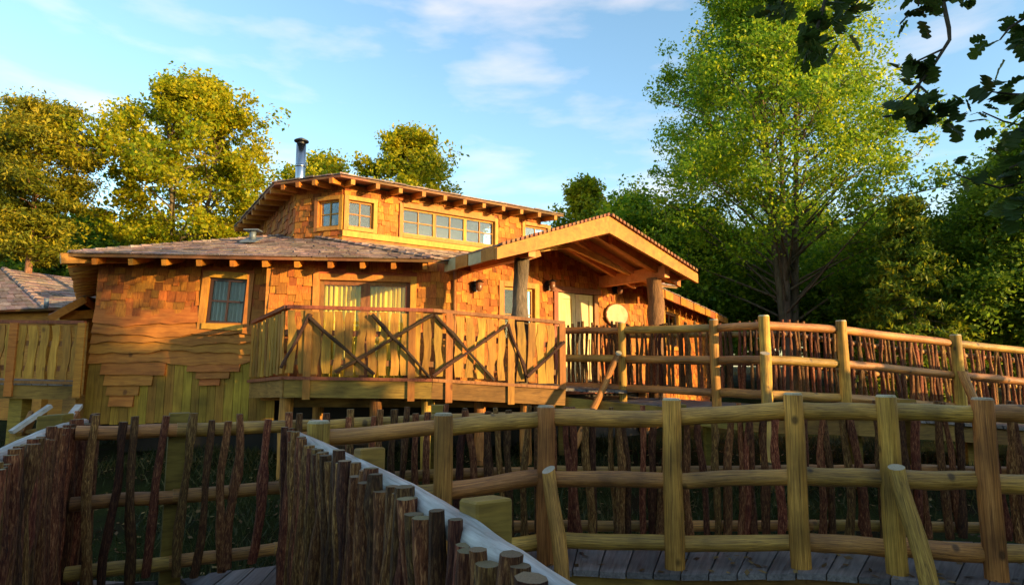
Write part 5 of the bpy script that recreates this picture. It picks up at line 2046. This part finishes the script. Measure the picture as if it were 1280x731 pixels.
# right hand bunches
twig(tp((1320, -20, 3.3), (1285, 20, 3.2), (1262, 35, 3.2), (1250, 50, 3.2)), 0.012, [(0.4, 6), (0.7, 5), (1.0, 4)], 0.11, 0.055)
twig(tp((1330, 40, 3.2), (1290, 50, 3.1), (1270, 58, 3.1)), 0.010, [(0.6, 6), (1.0, 4)], 0.115, 0.05)
twig(tp((1330, 130, 3.4), (1295, 120, 3.2), (1265, 118, 3.1), (1240, 115, 3.1)), 0.014, [(0.45, 7), (0.75, 7), (1.0, 4)], 0.125, 0.05)
twig(tp((1330, 140, 3.4), (1300, 160, 3.2), (1275, 165, 3.2)), 0.014, [(0.6, 9), (1.0, 9)], 0.12, 0.07)
twig(tp((1300, 190, 3.4), (1275, 205, 3.3), (1262, 210, 3.3)), 0.012, [(0.6, 9), (1.0, 8)], 0.12, 0.07)
twig(tp((1290, 160, 3.3), (1255, 152, 3.3), (1228, 140, 3.3)), 0.006, [(1.0, 4)], 0.07, 0.03)
twig(tp((1290, 225, 3.3), (1250, 235, 3.3), (1215, 225, 3.3), (1195, 218, 3.3)), 0.007, [(0.75, 4), (1.0, 4)], 0.085, 0.035)
twig(tp((1300, 230, 3.4), (1283, 240, 3.3), (1276, 262, 3.3)), 0.010, [(0.5, 8), (0.8, 8), (1.0, 6)], 0.12, 0.08)
print('oak leaves', NLEAF)
# the rest of the oak's crown, out of reach
rng = np.random.default_rng(5)
cen = []
for k in range(150):
    a = rng.uniform(0, 6.28)
    r = rng.uniform(0.6, 2.6)
    cen.append((6.5 + r * math.cos(a) * 0.9, -0.2 + r * math.sin(a), rng.uniform(4.2, 8.4), 1.0))
cen = np.array([c for c in cen if not (c[0] < 0.86 * c[1] + 1.0)])
lm = leaf_cloud('foliage', M['oak_leaf'], cen, 0.33, 15000, 0.065, rng)
o = bpy.data.objects.new('foliage', lm)
put(o, oak)
o['kind'] = 'stuff'
mb = MB()
for k in range(24):
    c = cen[k * 5 % len(cen)]
    z0 = max(2.6, c[2] - 1.6)
    mb.tube([(6.2, 0.55, z0), (lerp(6.2, c[0], 0.5), lerp(0.55, c[1], 0.5), lerp(z0, c[2], 0.6)), (c[0], c[1], c[2])], [0.06, 0.035, 0.01], 5, False)
mb.build('limb', M['trunk'], oak, True)

# ------------------------------------------------------------------ grass on the bank
def grass():
    rng = np.random.default_rng(9)
    n = 42000
    x = rng.uniform(-9, 9, n)
    y = rng.uniform(5.4, 12.5, n)
    keep = (np.sin(x * 1.3 + y * 0.7) + np.sin(y * 1.9 - x * 0.4) + rng.normal(size=n) * 0.6) > -0.5
    x, y = x[keep], y[keep]
    n = len(x)
    z = np.array([ground_z(a, b) for a, b in zip(x, y)])
    h = rng.uniform(0.05, 0.16, n)
    an = rng.uniform(0, 6.28, n)
    w = rng.uniform(0.006, 0.014, n)
    ln = rng.normal(size=(n, 2)) * 0.06
    v = np.empty((n, 3, 3), np.float32)
    v[:, 0] = np.stack([x - np.cos(an) * w, y - np.sin(an) * w, z - 0.01], 1)
    v[:, 1] = np.stack([x + np.cos(an) * w, y + np.sin(an) * w, z - 0.01], 1)
    v[:, 2] = np.stack([x + ln[:, 0], y + ln[:, 1], z + h], 1)
    me = bpy.data.meshes.new('grass')
    me.vertices.add(n * 3)
    me.vertices.foreach_set('co', v.ravel())
    me.loops.add(n * 3)
    me.loops.foreach_set('vertex_index', np.arange(n * 3, dtype=np.int32))
    me.polygons.add(n)
    me.polygons.foreach_set('loop_start', np.arange(0, n * 3, 3, dtype=np.int32))
    me.polygons.foreach_set('loop_total', np.full(n, 3, dtype=np.int32))
    me.materials.append(M['grass'])
    me.update(calc_edges=True)
    o = bpy.data.objects.new('grass', me)
    put(o)
    tag(o, 'rough green grass on the bank below the veranda', 'grass', kind='stuff')


grass()


def litter():
    rng = np.random.default_rng(21)
    pts = []
    for k in range(170):
        t = rng.random()
        i = min(len(nA) - 2, int(t * (len(nA) - 1)))
        a = nA[i].lerp(nA[i + 1], rng.random())
        b = fA[min(i, len(fA) - 1)]
        q = a.lerp(b, rng.random() ** 1.5)
        pts.append((q.x, q.y, q.z + 0.012))
    for k in range(70):
        f = rng.random()
        i = int(rng.random() * (min(len(cA), len(lA)) - 1))
        q = lA[i].lerp(cA[i], f).lerp(lA[i + 1].lerp(cA[i + 1], f), rng.random())
        pts.append((q.x, q.y, q.z + 0.012))
    for k in range(2600):
        x, y = rng.uniform(-7, 8), rng.uniform(5.4, 10.5)
        pts.append((x, y, ground_z(x, y) + 0.03))
    n = len(pts)
    p = np.array(pts)
    an = rng.uniform(0, 6.28, n)
    s_ = rng.uniform(0.018, 0.042, (n, 1))
    a = np.stack([np.cos(an), np.sin(an), rng.normal(size=n) * 0.25], 1)
    b = np.stack([-np.sin(an), np.cos(an), rng.normal(size=n) * 0.25], 1)
    v = np.empty((n, 4, 3), np.float32)
    v[:, 0], v[:, 1], v[:, 2], v[:, 3] = p - a * s_, p - b * s_ * 0.6, p + a * s_, p + b * s_ * 0.6
    me = bpy.data.meshes.new('fallen_leaves')
    me.from_pydata(v.reshape(-1, 3).tolist(), [], [(4 * i, 4 * i + 1, 4 * i + 2, 4 * i + 3) for i in range(n)])
    me.materials.append(leaf_mat('dry_leaf', (0.05, 0.025, 0.01), (0.13, 0.07, 0.025), (0.26, 0.17, 0.06), 0.15))
    o = bpy.data.objects.new('fallen_leaves', me)
    put(o)
    tag(o, 'dry brown fallen leaves scattered over boardwalk and bank', 'leaves', kind='stuff')


litter()
print('OBJECTS', len(bpy.data.objects))
